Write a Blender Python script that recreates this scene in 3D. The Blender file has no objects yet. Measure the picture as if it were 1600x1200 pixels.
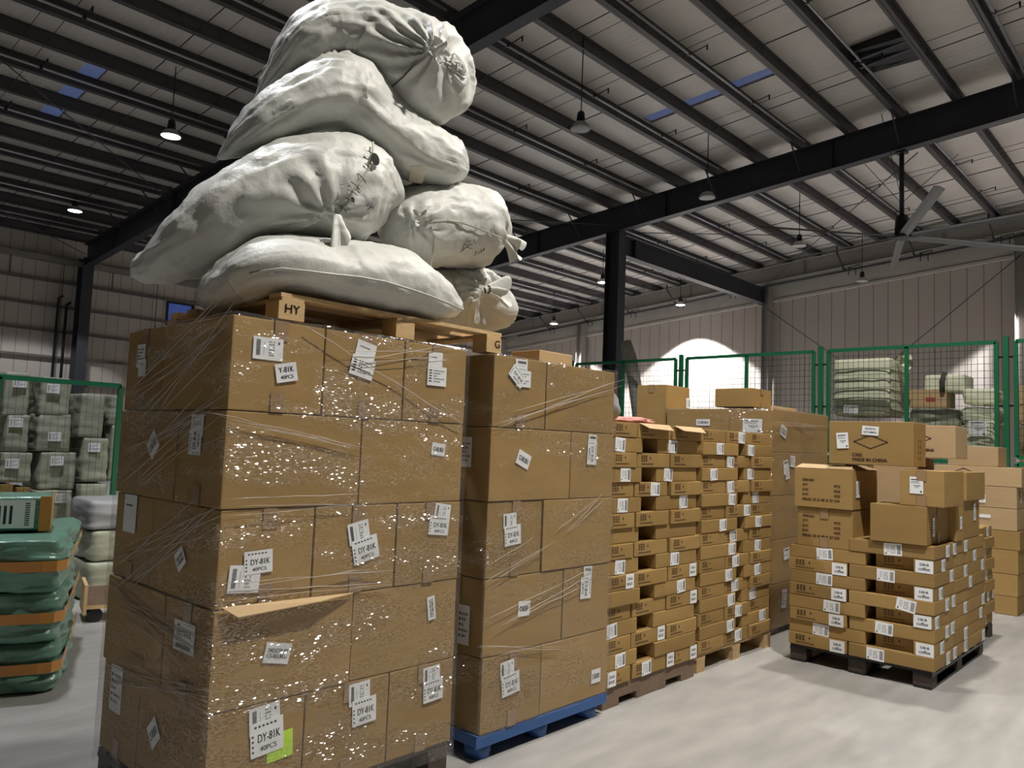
import bpy, bmesh, math, random
from mathutils import Vector, Matrix, noise
C = bpy.context
S = C.scene
COL = S.collection
R_ = math.radians
random.seed(7)

# ------------------------------------------------------------------ camera
F_PX = 1215.2
YAW, PITCH, ROLL = R_(43.008), R_(4.390), R_(2.2026)
CAM = Vector((0, 0, 1.53))
fw = Vector((math.cos(YAW)*math.cos(PITCH), math.sin(YAW)*math.cos(PITCH), math.sin(PITCH)))
_r = Vector((math.sin(YAW), -math.cos(YAW), 0)); _u = _r.cross(fw)
rt = _r*math.cos(ROLL) + _u*math.sin(ROLL)
up = _u*math.cos(ROLL) - _r*math.sin(ROLL)
cam = bpy.data.objects.new('camera', bpy.data.cameras.new('camera'))
COL.objects.link(cam)
cam.matrix_world = Matrix((rt, up, -fw)).transposed().to_4x4()
cam.location = CAM
cam.data.sensor_width = 36
cam.data.lens = F_PX/1600*36
cam.data.clip_end = 200
S.camera = cam

def at(px, py, **k):
    """a point of the place on a known plane x=, y= or z= from where the photograph shows it"""
    d = fw*F_PX + rt*(px-800) - up*(py-600)
    (a, v), = k.items(); i = 'xyz'.index(a)
    return CAM + d*((v-CAM[i])/d[i])

# ------------------------------------------------------------------ world, exposure, lamps that light the hall
w = bpy.data.worlds.new('dusk'); S.world = w; w.use_nodes = True
w.node_tree.nodes['Background'].inputs[0].default_value = (0.07, 0.13, 0.55, 1)
w.node_tree.nodes['Background'].inputs[1].default_value = 0.75
S.view_settings.view_transform = 'Standard'
S.view_settings.look = 'None'
S.view_settings.gamma = 1
S.view_settings.exposure = 0.0
try: S.cycles.max_bounces = 8; S.cycles.diffuse_bounces = 5; S.cycles.transparent_max_bounces = 16; S.cycles.sample_clamp_indirect = 6
except Exception: pass
WARM = (1.0, 0.95, 0.87)
COOL = (0.93, 0.95, 1.0)
# x, y, z, lit, power, colour   (hall lamps hang in rows; unseen ones outside the frame are placed by the light they give)
LAMPS = [
    (11.99, 9.56, 7.95, 0, 0, COOL), (17.33, 9.66, 7.95, 0, 0, COOL), (23.33, 9.79, 8.02, 0, 0, COOL), (29.39, 9.96, 8.02, 0, 0, COOL),
    (6.71, 16.47, 7.80, 1, 1300, COOL), (7.75, 25.6, 8.07, 1, 900, COOL), (24.0, 17.8, 7.9, 1, 1800, COOL),
    (29.43, 17.6, 7.86, 1, 7000, COOL), (29.0, 24.4, 7.50, 1, 4500, COOL),
    (3.3, -0.45, 8.1, 1, 2450, WARM), (1.5, 6.2, 8.1, 1, 1150, COOL),  # second one is an unseen lamp added to brighten the left bales
    (22.5, 2.2, 8.1, 1, 2000, WARM), (29.5, 3.9, 8.0, 1, 5200, COOL), (7.6, 2.0, 8.1, 1, 1500, WARM),
]

# ------------------------------------------------------------------ materials
def nd(nt, t, **k):
    n = nt.nodes.new(t)
    for a, b in k.items():
        if a in n.inputs: n.inputs[a].default_value = b
        else: setattr(n, a, b)
    return n
def new_mat(name):
    m = bpy.data.materials.new(name); m.use_nodes = True
    nt = m.node_tree; b = nt.nodes['Principled BSDF']
    return m, nt, b
def simple(name, col, rough=.6, metal=0, spec=.5, vary=0.0, vscale=3.0, bump=0.0, bscale=30.0, emis=None, es=0, rand=0.0):
    m, nt, b = new_mat(name)
    b.inputs['Base Color'].default_value = (*col, 1)
    b.inputs['Roughness'].default_value = rough
    b.inputs['Metallic'].default_value = metal
    b.inputs['Specular IOR Level'].default_value = spec
    tc = nd(nt, 'ShaderNodeTexCoord')
    if vary or rand:
        n = nd(nt, 'ShaderNodeTexNoise', Scale=vscale, Detail=4.0, Roughness=.6)
        nt.links.new(tc.outputs['Object'], n.inputs['Vector'])
        mr = nd(nt, 'ShaderNodeMapRange'); mr.inputs[3].default_value = 1-vary; mr.inputs[4].default_value = 1+vary
        nt.links.new(n.outputs['Fac'], mr.inputs[0])
        hs = nd(nt, 'ShaderNodeHueSaturation'); hs.inputs['Color'].default_value = (*col, 1)
        if rand:
            oi = nd(nt, 'ShaderNodeObjectInfo'); m2 = nd(nt, 'ShaderNodeMapRange'); m2.inputs[3].default_value = 1-rand; m2.inputs[4].default_value = 1+rand
            nt.links.new(oi.outputs['Random'], m2.inputs[0])
            mu = nd(nt, 'ShaderNodeMath', operation='MULTIPLY')
            nt.links.new(mr.outputs[0], mu.inputs[0]); nt.links.new(m2.outputs[0], mu.inputs[1])
            nt.links.new(mu.outputs[0], hs.inputs['Value'])
        else: nt.links.new(mr.outputs[0], hs.inputs['Value'])
        nt.links.new(hs.outputs[0], b.inputs['Base Color'])
    if bump:
        n = nd(nt, 'ShaderNodeTexNoise', Scale=bscale, Detail=5.0)
        nt.links.new(tc.outputs['Object'], n.inputs['Vector'])
        bp = nd(nt, 'ShaderNodeBump', Strength=bump, Distance=.01)
        nt.links.new(n.outputs['Fac'], bp.inputs['Height']); nt.links.new(bp.outputs[0], b.inputs['Normal'])
    if emis:
        b.inputs['Emission Color'].default_value = (*emis, 1); b.inputs['Emission Strength'].default_value = es
    return m
def cardboard(name, c1, c2):
    m, nt, b = new_mat(name)
    tc = nd(nt, 'ShaderNodeTexCoord'); mp = nd(nt, 'ShaderNodeMapping'); mp.inputs['Scale'].default_value = (2, 2, 9)
    nt.links.new(tc.outputs['Object'], mp.inputs[0])
    oi = nd(nt, 'ShaderNodeObjectInfo')
    ad = nd(nt, 'ShaderNodeVectorMath', operation='ADD'); nt.links.new(mp.outputs[0], ad.inputs[0])
    sc = nd(nt, 'ShaderNodeMath', operation='MULTIPLY'); sc.inputs[1].default_value = 37; nt.links.new(oi.outputs['Random'], sc.inputs[0])
    nt.links.new(sc.outputs[0], ad.inputs[1])
    n = nd(nt, 'ShaderNodeTexNoise', Scale=1.6, Detail=5.0, Roughness=.6); nt.links.new(ad.outputs[0], n.inputs['Vector'])
    mx = nd(nt, 'ShaderNodeMix', data_type='RGBA')
    mx.inputs['A'].default_value = (*c1, 1); mx.inputs['B'].default_value = (*c2, 1)
    nt.links.new(n.outputs['Fac'], mx.inputs['Factor'])
    mr = nd(nt, 'ShaderNodeMapRange'); mr.inputs[3].default_value = .88; mr.inputs[4].default_value = 1.12
    nt.links.new(oi.outputs['Random'], mr.inputs[0])
    hs = nd(nt, 'ShaderNodeHueSaturation'); nt.links.new(mx.outputs['Result'], hs.inputs['Color']); nt.links.new(mr.outputs[0], hs.inputs['Value'])
    nt.links.new(hs.outputs[0], b.inputs['Base Color'])
    b.inputs['Roughness'].default_value = .72; b.inputs['Specular IOR Level'].default_value = .25
    n2 = nd(nt, 'ShaderNodeTexNoise', Scale=6.0, Detail=6.0, Roughness=.65); nt.links.new(tc.outputs['Object'], n2.inputs['Vector'])
    bp = nd(nt, 'ShaderNodeBump', Strength=.35, Distance=.006); nt.links.new(n2.outputs['Fac'], bp.inputs['Height']); nt.links.new(bp.outputs[0], b.inputs['Normal'])
    return m
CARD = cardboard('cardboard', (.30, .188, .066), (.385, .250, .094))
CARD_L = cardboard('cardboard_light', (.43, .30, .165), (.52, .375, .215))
TAPE = simple('packing_tape', (.33, .215, .115), .32, spec=.5)
PAPER = simple('label_paper', (.86, .88, .90), .55)
INK = simple('ink', (.03, .03, .035), .6)
INKB = simple('brown_ink', (.075, .035, .018), .7)
INKR = simple('red_ink', (.35, .05, .03), .7)
YELLOW = simple('sticker_yellow', (.55, .85, .05), .5)
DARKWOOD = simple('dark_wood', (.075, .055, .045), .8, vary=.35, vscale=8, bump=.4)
MIDWOOD = simple('mid_wood', (.21, .145, .10), .8, vary=.3, vscale=8, bump=.4, rand=.15)
PALEWOOD = simple('pale_wood', (.52, .36, .18), .7, vary=.2, vscale=9, bump=.3, rand=.1)
BLUEP = simple('blue_plastic', (.03, .11, .33), .42, vary=.1)
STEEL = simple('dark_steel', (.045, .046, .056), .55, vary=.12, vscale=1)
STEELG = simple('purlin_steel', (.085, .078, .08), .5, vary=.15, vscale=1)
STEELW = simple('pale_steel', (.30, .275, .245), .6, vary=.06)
PIPE = simple('galvanised_pipe', (.42, .42, .44), .4, metal=.4, vary=.1)
BLACK = simple('black_metal', (.012, .012, .014), .4)
ALU = simple('spun_aluminium', (.5, .5, .5), .35, metal=.8)
GREEN = simple('green_paint', (.012, .17, .075), .45)
WIRE = simple('wire_green_dark', (.02, .045, .035), .5)
GLOW = simple('lamp_glow', (.9, .9, .9), .5, emis=(1, .98, .95), es=14)
OFFGL = simple('lamp_glass', (.45, .45, .43), .5)
DIRTY = simple('dust_grey_plastic', (.30, .31, .32), .5, vary=.2)
PINK = simple('pink_cloth', (.55, .25, .22), .8, vary=.2)
ORANGE = simple('orange_tape', (.62, .28, .055), .3, vary=.15)
TWINE = simple('twine', (.36, .36, .29), .8)
TWINED = simple('dark_twine', (.05, .055, .045), .8)
FANB = simple('fan_blade', (.11, .11, .105), .4)
HOLE = simple('black_hole', (.01, .01, .01), .9)
def woven(name, col, rough=.5, bump=.5, spec=.4, st=None):
    m, nt, b = new_mat(name)
    tc = nd(nt, 'ShaderNodeTexCoord')
    n = nd(nt, 'ShaderNodeTexNoise', Scale=3.0, Detail=6.0, Roughness=.6); nt.links.new(tc.outputs['Object'], n.inputs['Vector'])
    mp = nd(nt, 'ShaderNodeMapping'); mp.inputs['Scale'].default_value = st or (1, 1, 1); nt.links.new(tc.outputs['Object'], mp.inputs[0])
    n2 = nd(nt, 'ShaderNodeTexNoise', Scale=5.0 if st else 11.0, Detail=8.0, Roughness=.62); n2.noise_type = 'RIDGED_MULTIFRACTAL'; n2.inputs['Distortion'].default_value = .8; nt.links.new(mp.outputs[0], n2.inputs['Vector'])
    mr = nd(nt, 'ShaderNodeMapRange'); mr.inputs[3].default_value = .82; mr.inputs[4].default_value = 1.15
    nt.links.new(n.outputs['Fac'], mr.inputs[0])
    hs = nd(nt, 'ShaderNodeHueSaturation'); hs.inputs['Color'].default_value = (*col, 1); nt.links.new(mr.outputs[0], hs.inputs['Value'])
    nt.links.new(hs.outputs[0], b.inputs['Base Color'])
    b.inputs['Roughness'].default_value = rough; b.inputs['Specular IOR Level'].default_value = spec
    ad = nd(nt, 'ShaderNodeMath', operation='MULTIPLY_ADD'); ad.inputs[1].default_value = .22
    nt.links.new(n2.outputs['Fac'], ad.inputs[0]); nt.links.new(n.outputs['Fac'], ad.inputs[2])
    bp = nd(nt, 'ShaderNodeBump', Strength=bump, Distance=.02); nt.links.new(ad.outputs[0], bp.inputs['Height']); nt.links.new(bp.outputs[0], b.inputs['Normal'])
    return m
SACK = woven('white_woven_sack', (.54, .545, .515), .5, 1.0)
SACKG = woven('grey_green_woven', (.36, .375, .29), .42, .8, .5)
SACKC = woven('pale_green_woven', (.72, .74, .58), .45, .6)
GBAG = woven('green_plastic', (.15, .31, .23), .27, 1.0, .6, (1, 1, 7))
def film_mat(name, amount=.10, sc=1.3, crum=1.5):
    m = bpy.data.materials.new(name); m.use_nodes = True; nt = m.node_tree; nt.nodes.clear()
    L = nt.links.new
    out = nd(nt, 'ShaderNodeOutputMaterial'); tc = nd(nt, 'ShaderNodeTexCoord')
    # small crumpled facets, longer along the pull of the film
    mp = nd(nt, 'ShaderNodeMapping'); mp.inputs['Rotation'].default_value = (R_(6), R_(12), 0); mp.inputs['Scale'].default_value = (75*sc, 75*sc, 250*sc)
    ns = nd(nt, 'ShaderNodeTexNoise', Scale=9.0, Detail=3.0); L(tc.outputs['Object'], ns.inputs['Vector'])
    wv = nd(nt, 'ShaderNodeVectorMath', operation='MULTIPLY_ADD'); wv.inputs[1].default_value = (.03, .03, .03); L(ns.outputs['Color'], wv.inputs[0]); L(tc.outputs['Object'], wv.inputs[2])
    L(wv.outputs[0], mp.inputs[0])
    vo = nd(nt, 'ShaderNodeTexVoronoi', Scale=1.0); L(mp.outputs[0], vo.inputs['Vector'])
    sb = nd(nt, 'ShaderNodeVectorMath', operation='SUBTRACT'); sb.inputs[1].default_value = (.5, .5, .5); L(vo.outputs['Color'], sb.inputs[0])
    # how crumpled the film is from place to place
    mp2 = nd(nt, 'ShaderNodeMapping'); mp2.inputs['Scale'].default_value = (1.1, 1.1, 4.2); mp2.inputs['Rotation'].default_value = (R_(10), R_(16), 0); L(tc.outputs['Object'], mp2.inputs[0])
    n2 = nd(nt, 'ShaderNodeTexNoise', Scale=1.8, Detail=5.0, Roughness=.6); L(mp2.outputs[0], n2.inputs['Vector'])
    cr = nd(nt, 'ShaderNodeMapRange'); cr.inputs[1].default_value = .46; cr.inputs[2].default_value = .62; cr.inputs[3].default_value = .06; cr.inputs[4].default_value = crum; L(n2.outputs['Fac'], cr.inputs[0])
    an = nd(nt, 'ShaderNodeVectorMath', operation='MULTIPLY'); an.inputs[1].default_value = (.75, .75, 2.4); L(sb.outputs[0], an.inputs[0])
    sca = nd(nt, 'ShaderNodeVectorMath', operation='SCALE'); L(an.outputs[0], sca.inputs[0]); L(cr.outputs[0], sca.inputs['Scale'])
    ge = nd(nt, 'ShaderNodeNewGeometry'); ad = nd(nt, 'ShaderNodeVectorMath', operation='ADD'); L(ge.outputs['Normal'], ad.inputs[0]); L(sca.outputs[0], ad.inputs[1])
    no = nd(nt, 'ShaderNodeVectorMath', operation='NORMALIZE'); L(ad.outputs[0], no.inputs[0])
    fa = nd(nt, 'ShaderNodeMapRange'); fa.inputs[1].default_value = .40; fa.inputs[2].default_value = .62; fa.inputs[3].default_value = amount*.35; fa.inputs[4].default_value = amount*1.6; L(n2.outputs['Fac'], fa.inputs[0])
    gl = nd(nt, 'ShaderNodeBsdfGlossy', Roughness=.10); L(no.outputs[0], gl.inputs['Normal'])
    tr = nd(nt, 'ShaderNodeBsdfTransparent'); tr.inputs[0].default_value = (.96, .96, .96, 1)
    df = nd(nt, 'ShaderNodeBsdfDiffuse'); df.inputs[0].default_value = (.8, .8, .8, 1)
    a = nd(nt, 'ShaderNodeMixShader'); a.inputs[0].default_value = .022; L(tr.outputs[0], a.inputs[1]); L(df.outputs[0], a.inputs[2])
    b = nd(nt, 'ShaderNodeMixShader'); L(fa.outputs[0], b.inputs[0]); L(a.outputs[0], b.inputs[1]); L(gl.outputs[0], b.inputs[2])
    L(b.outputs[0], out.inputs[0])
    return m
FILM = film_mat('stretch_film', .13)
FILM2 = film_mat('stretch_film_fine', .12, 1.3, .9)
def concrete():
    m, nt, b = new_mat('polished_concrete')
    tc = nd(nt, 'ShaderNodeTexCoord')
    n = nd(nt, 'ShaderNodeTexNoise', Scale=.9, Detail=8.0, Roughness=.62); nt.links.new(tc.outputs['Object'], n.inputs['Vector'])
    mp = nd(nt, 'ShaderNodeMapping'); mp.inputs['Scale'].default_value = (1.2, 5.0, 1); mp.inputs['Rotation'].default_value = (0, 0, .7); nt.links.new(tc.outputs['Object'], mp.inputs[0])
    n2 = nd(nt, 'ShaderNodeTexNoise', Scale=1.6, Detail=5.0); nt.links.new(mp.outputs[0], n2.inputs['Vector'])
    cr = nd(nt, 'ShaderNodeValToRGB')
    cr.color_ramp.elements[0].position = .3; cr.color_ramp.elements[0].color = (.27, .265, .255, 1)
    cr.color_ramp.elements[1].position = .72; cr.color_ramp.elements[1].color = (.47, .455, .44, 1)
    ad = nd(nt, 'ShaderNodeMath', operation='MULTIPLY_ADD'); ad.inputs[1].default_value = .5
    hf = nd(nt, 'ShaderNodeMath', operation='MULTIPLY'); hf.inputs[1].default_value = .5
    nt.links.new(n.outputs['Fac'], hf.inputs[0]); nt.links.new(n2.outputs['Fac'], ad.inputs[0]); nt.links.new(hf.outputs[0], ad.inputs[2])
    nt.links.new(ad.outputs[0], cr.inputs[0])
    vo = nd(nt, 'ShaderNodeTexVoronoi', Scale=1.3); nt.links.new(tc.outputs['Object'], vo.inputs['Vector'])
    lt = nd(nt, 'ShaderNodeMath', operation='LESS_THAN'); lt.inputs[1].default_value = .022; nt.links.new(vo.outputs['Distance'], lt.inputs[0])
    mx = nd(nt, 'ShaderNodeMix', data_type='RGBA'); mx.inputs['B'].default_value = (.10, .09, .085, 1)
    nt.links.new(lt.outputs[0], mx.inputs['Factor']); nt.links.new(cr.outputs[0], mx.inputs['A'])
    nt.links.new(mx.outputs['Result'], b.inputs['Base Color'])
    b.inputs['Roughness'].default_value = .42; b.inputs['Specular IOR Level'].default_value = .4
    n3 = nd(nt, 'ShaderNodeTexNoise', Scale=4.0, Detail=6.0); nt.links.new(tc.outputs['Object'], n3.inputs['Vector'])
    bp = nd(nt, 'ShaderNodeBump', Strength=.12, Distance=.01); nt.links.new(n3.outputs['Fac'], bp.inputs['Height']); nt.links.new(bp.outputs[0], b.inputs['Normal'])
    return m
def foil():
    m, nt, b = new_mat('roof_insulation_foil')
    tc = nd(nt, 'ShaderNodeTexCoord')
    n = nd(nt, 'ShaderNodeTexNoise', Scale=1.1, Detail=6.0); nt.links.new(tc.outputs['Object'], n.inputs['Vector'])
    cr = nd(nt, 'ShaderNodeValToRGB'); cr.color_ramp.elements[0].color = (.62, .575, .52, 1); cr.color_ramp.elements[1].color = (.80, .745, .68, 1)
    nt.links.new(n.outputs['Fac'], cr.inputs[0]); nt.links.new(cr.outputs[0], b.inputs['Base Color'])
    b.inputs['Metallic'].default_value = .15; b.inputs['Roughness'].default_value = .42
    mp = nd(nt, 'ShaderNodeMapping'); mp.inputs['Scale'].default_value = (6, 1.2, 1); nt.links.new(tc.outputs['Object'], mp.inputs[0])
    n2 = nd(nt, 'ShaderNodeTexNoise', Scale=2.0, Detail=7.0, Roughness=.6); nt.links.new(mp.outputs[0], n2.inputs['Vector'])
    bp = nd(nt, 'ShaderNodeBump', Strength=.8, Distance=.05); nt.links.new(n2.outputs['Fac'], bp.inputs['Height']); nt.links.new(bp.outputs[0], b.inputs['Normal'])
    return m
def cladding(name, axis, pitch, col):
    m, nt, b = new_mat(name)
    tc = nd(nt, 'ShaderNodeTexCoord'); sx = nd(nt, 'ShaderNodeSeparateXYZ'); nt.links.new(tc.outputs['Object'], sx.inputs[0])
    def stripes(p, wd):
        d = nd(nt, 'ShaderNodeMath', operation='DIVIDE'); d.inputs[1].default_value = p; nt.links.new(sx.outputs[axis], d.inputs[0])
        f = nd(nt, 'ShaderNodeMath', operation='FRACT'); nt.links.new(d.outputs[0], f.inputs[0])
        l = nd(nt, 'ShaderNodeMath', operation='LESS_THAN'); l.inputs[1].default_value = wd; nt.links.new(f.outputs[0], l.inputs[0])
        return l
    a = stripes(pitch, .045); 
    n = nd(nt, 'ShaderNodeTexNoise', Scale=.5, Detail=4.0); nt.links.new(tc.outputs['Object'], n.inputs['Vector'])
    mr = nd(nt, 'ShaderNodeMapRange'); mr.inputs[3].default_value = .92; mr.inputs[4].default_value = 1.06; nt.links.new(n.outputs['Fac'], mr.inputs[0])
    hs = nd(nt, 'ShaderNodeHueSaturation'); hs.inputs['Color'].default_value = (*col, 1); nt.links.new(mr.outputs[0], hs.inputs['Value'])
    mx = nd(nt, 'ShaderNodeMix', data_type='RGBA'); mx.inputs['B'].default_value = (col[0]*.35, col[1]*.33, col[2]*.32, 1)
    nt.links.new(a.outputs[0], mx.inputs['Factor']); nt.links.new(hs.outputs[0], mx.inputs['A'])
    nt.links.new(mx.outputs['Result'], b.inputs['Base Color']); b.inputs['Roughness'].default_value = .5
    bp = nd(nt, 'ShaderNodeBump', Strength=.6, Distance=.02); inv = nd(nt, 'ShaderNodeMath', operation='SUBTRACT'); inv.inputs[0].default_value = 1
    s2 = stripes(pitch/5, .3); nt.links.new(s2.outputs[0], inv.inputs[1]); nt.links.new(inv.outputs[0], bp.inputs['Height']); nt.links.new(bp.outputs[0], b.inputs['Normal'])
    bp.inputs['Strength'].default_value = .15
    return m
CONC = concrete(); FOIL = foil()
CLADG = cladding('gable_cladding', 1, .53, (.47, .41, .355))
CLADL = cladding('eaves_cladding', 0, .40, (.58, .52, .46))

# ------------------------------------------------------------------ mesh helpers
class MB:
    def __init__(s): s.v = []; s.f = []; s.sm = []
    def add(s, v, f, smooth=False):
        o = len(s.v); s.v += [tuple(p) for p in v]; s.f += [tuple(i+o for i in q) for q in f]; s.sm += [smooth]*len(f); return s
    def box(s, x0, x1, y0, y1, z0, z1, M=None):
        v = [Vector((x, y, z)) for z in (z0, z1) for y in (y0, y1) for x in (x0, x1)]
        if M: v = [M @ p for p in v]
        return s.add(v, [(0, 2, 3, 1), (4, 5, 7, 6), (0, 1, 5, 4), (2, 6, 7, 3), (0, 4, 6, 2), (1, 3, 7, 5)])
    def bar(s, a, b, w, h, upv=(0, 0, 1)):
        a, b = Vector(a), Vector(b); t = (b-a).normalized(); u = Vector(upv)
        if abs(t.dot(u)) > .99: u = Vector((1, 0, 0))
        sd = t.cross(u).normalized(); u = sd.cross(t)
        v = [p + sd*sx*w/2 + u*sz*h/2 for p in (a, b) for sx, sz in ((-1, -1), (1, -1), (1, 1), (-1, 1))]
        return s.add(v, [(0, 1, 2, 3), (7, 6, 5, 4), (0, 4, 5, 1), (1, 5, 6, 2), (2, 6, 7, 3), (3, 7, 4, 0)])
    def tube(s, pts, r, n=8, cap=True, smooth=True):
        pts = [Vector(p) for p in pts]; rs = r if isinstance(r, (list, tuple)) else [r]*len(pts)
        o = len(s.v); pu = None
        for i, p in enumerate(pts):
            t = (pts[min(i+1, len(pts)-1)] - pts[max(i-1, 0)]).normalized()
            if pu is None:
                u = Vector((0, 0, 1)) if abs(t.z) < .9 else Vector((1, 0, 0))
            else: u = pu
            u = (u - t*u.dot(t)).normalized(); pu = u; sd = t.cross(u)
            for k in range(n):
                a = 2*math.pi*k/n; s.v.append(tuple(p + (u*math.cos(a)+sd*math.sin(a))*rs[i]))
        for i in range(len(pts)-1):
            for k in range(n):
                a = o+i*n+k; b = o+i*n+(k+1) % n
                s.f.append((a, b, b+n, a+n)); s.sm.append(smooth)
        if cap:
            s.f.append(tuple(o+k for k in range(n))[::-1]); s.sm.append(False)
            s.f.append(tuple(o+(len(pts)-1)*n+k for k in range(n))); s.sm.append(False)
        return s
    def lathe(s, prof, n=20, c=(0, 0, 0)):
        o = len(s.v)
        for r, z in prof:
            for k in range(n):
                a = 2*math.pi*k/n; s.v.append((c[0]+r*math.cos(a), c[1]+r*math.sin(a), c[2]+z))
        for i in range(len(prof)-1):
            for k in range(n):
                a = o+i*n+k; b = o+i*n+(k+1) % n; s.f.append((a, b, b+n, a+n)); s.sm.append(True)
        return s
    def mesh(s, name, mat):
        me = bpy.data.meshes.new(name); me.from_pydata(s.v, [], s.f)
        me.polygons.foreach_set('use_smooth', s.sm); me.materials.append(mat); me.update(); return me
    def build(s, name, mat, parent=None, loc=None, M=None):
        return link(name, s.mesh(name, mat), parent, loc, M)
def link(name, me, parent=None, loc=None, M=None):
    o = bpy.data.objects.new(name, me); COL.objects.link(o)
    if parent: o.parent = parent
    if M is not None: o.matrix_local = M
    elif loc is not None: o.location = loc
    return o
def tag(o, label, cat, group=None, kind=None):
    o['label'] = label; o['category'] = cat
    if group: o['group'] = group
    if kind: o['kind'] = kind
    return o
def empty(name, loc, rz=0):
    o = bpy.data.objects.new(name, None); COL.objects.link(o); o.location = loc; o.rotation_euler.z = rz
    o.empty_display_size = .1; return o
def struct(o): o['kind'] = 'structure'; return o
USED = set()
def uniq(l):
    n = len(l.split())
    if l in USED or n > 16 or n < 4: print('LABELCHECK', n, l)
    USED.add(l); return l
ORD = ['zeroth', 'first', 'second', 'third', 'fourth', 'fifth', 'sixth', 'seventh', 'eighth', 'ninth', 'tenth', 'eleventh', 'twelfth', 'thirteenth', 'fourteenth', 'fifteenth', 'sixteenth', 'seventeenth']

# text -> flat mesh data (built-in font)
_tc = {}
def text_geo(t):
    if t in _tc: return _tc[t]
    cu = bpy.data.curves.new('t', 'FONT'); cu.body = t; cu.size = 1; cu.resolution_u = 3; cu.align_x = 'CENTER'; cu.align_y = 'CENTER'
    o = bpy.data.objects.new('t', cu); COL.objects.link(o)
    C.view_layer.update()
    me = bpy.data.meshes.new_from_object(o.evaluated_get(C.evaluated_depsgraph_get()))
    v = [p.co.copy() for p in me.vertices]; f = [tuple(q.vertices) for q in me.polygons]
    bpy.data.objects.remove(o); bpy.data.curves.remove(cu); bpy.data.meshes.remove(me)
    x0 = min(p.x for p in v); x1 = max(p.x for p in v); y0 = min(p.y for p in v); y1 = max(p.y for p in v)
    v = [Vector((p.x-(x0+x1)/2, p.y-(y0+y1)/2, 0)) for p in v]
    _tc[t] = (v, f, x1-x0, y1-y0); return _tc[t]
def put_text(mb, t, cx, cy, wd, ht, z=.0006, bold=0):
    v, f, W, H = text_geo(t); sx = wd/W; sy = ht/H
    for dx in ((0,) if not bold else (-bold, bold)):
        mb.add([(cx+p.x*sx+dx, cy+p.y*sy, z+abs(dx)*.01) for p in v], f)
def dash(mb, x0, x1, y0, y1, z=.0006): mb.add([(x0, y0, z), (x1, y0, z), (x1, y1, z), (x0, y1, z)], [(0, 1, 2, 3)])

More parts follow.
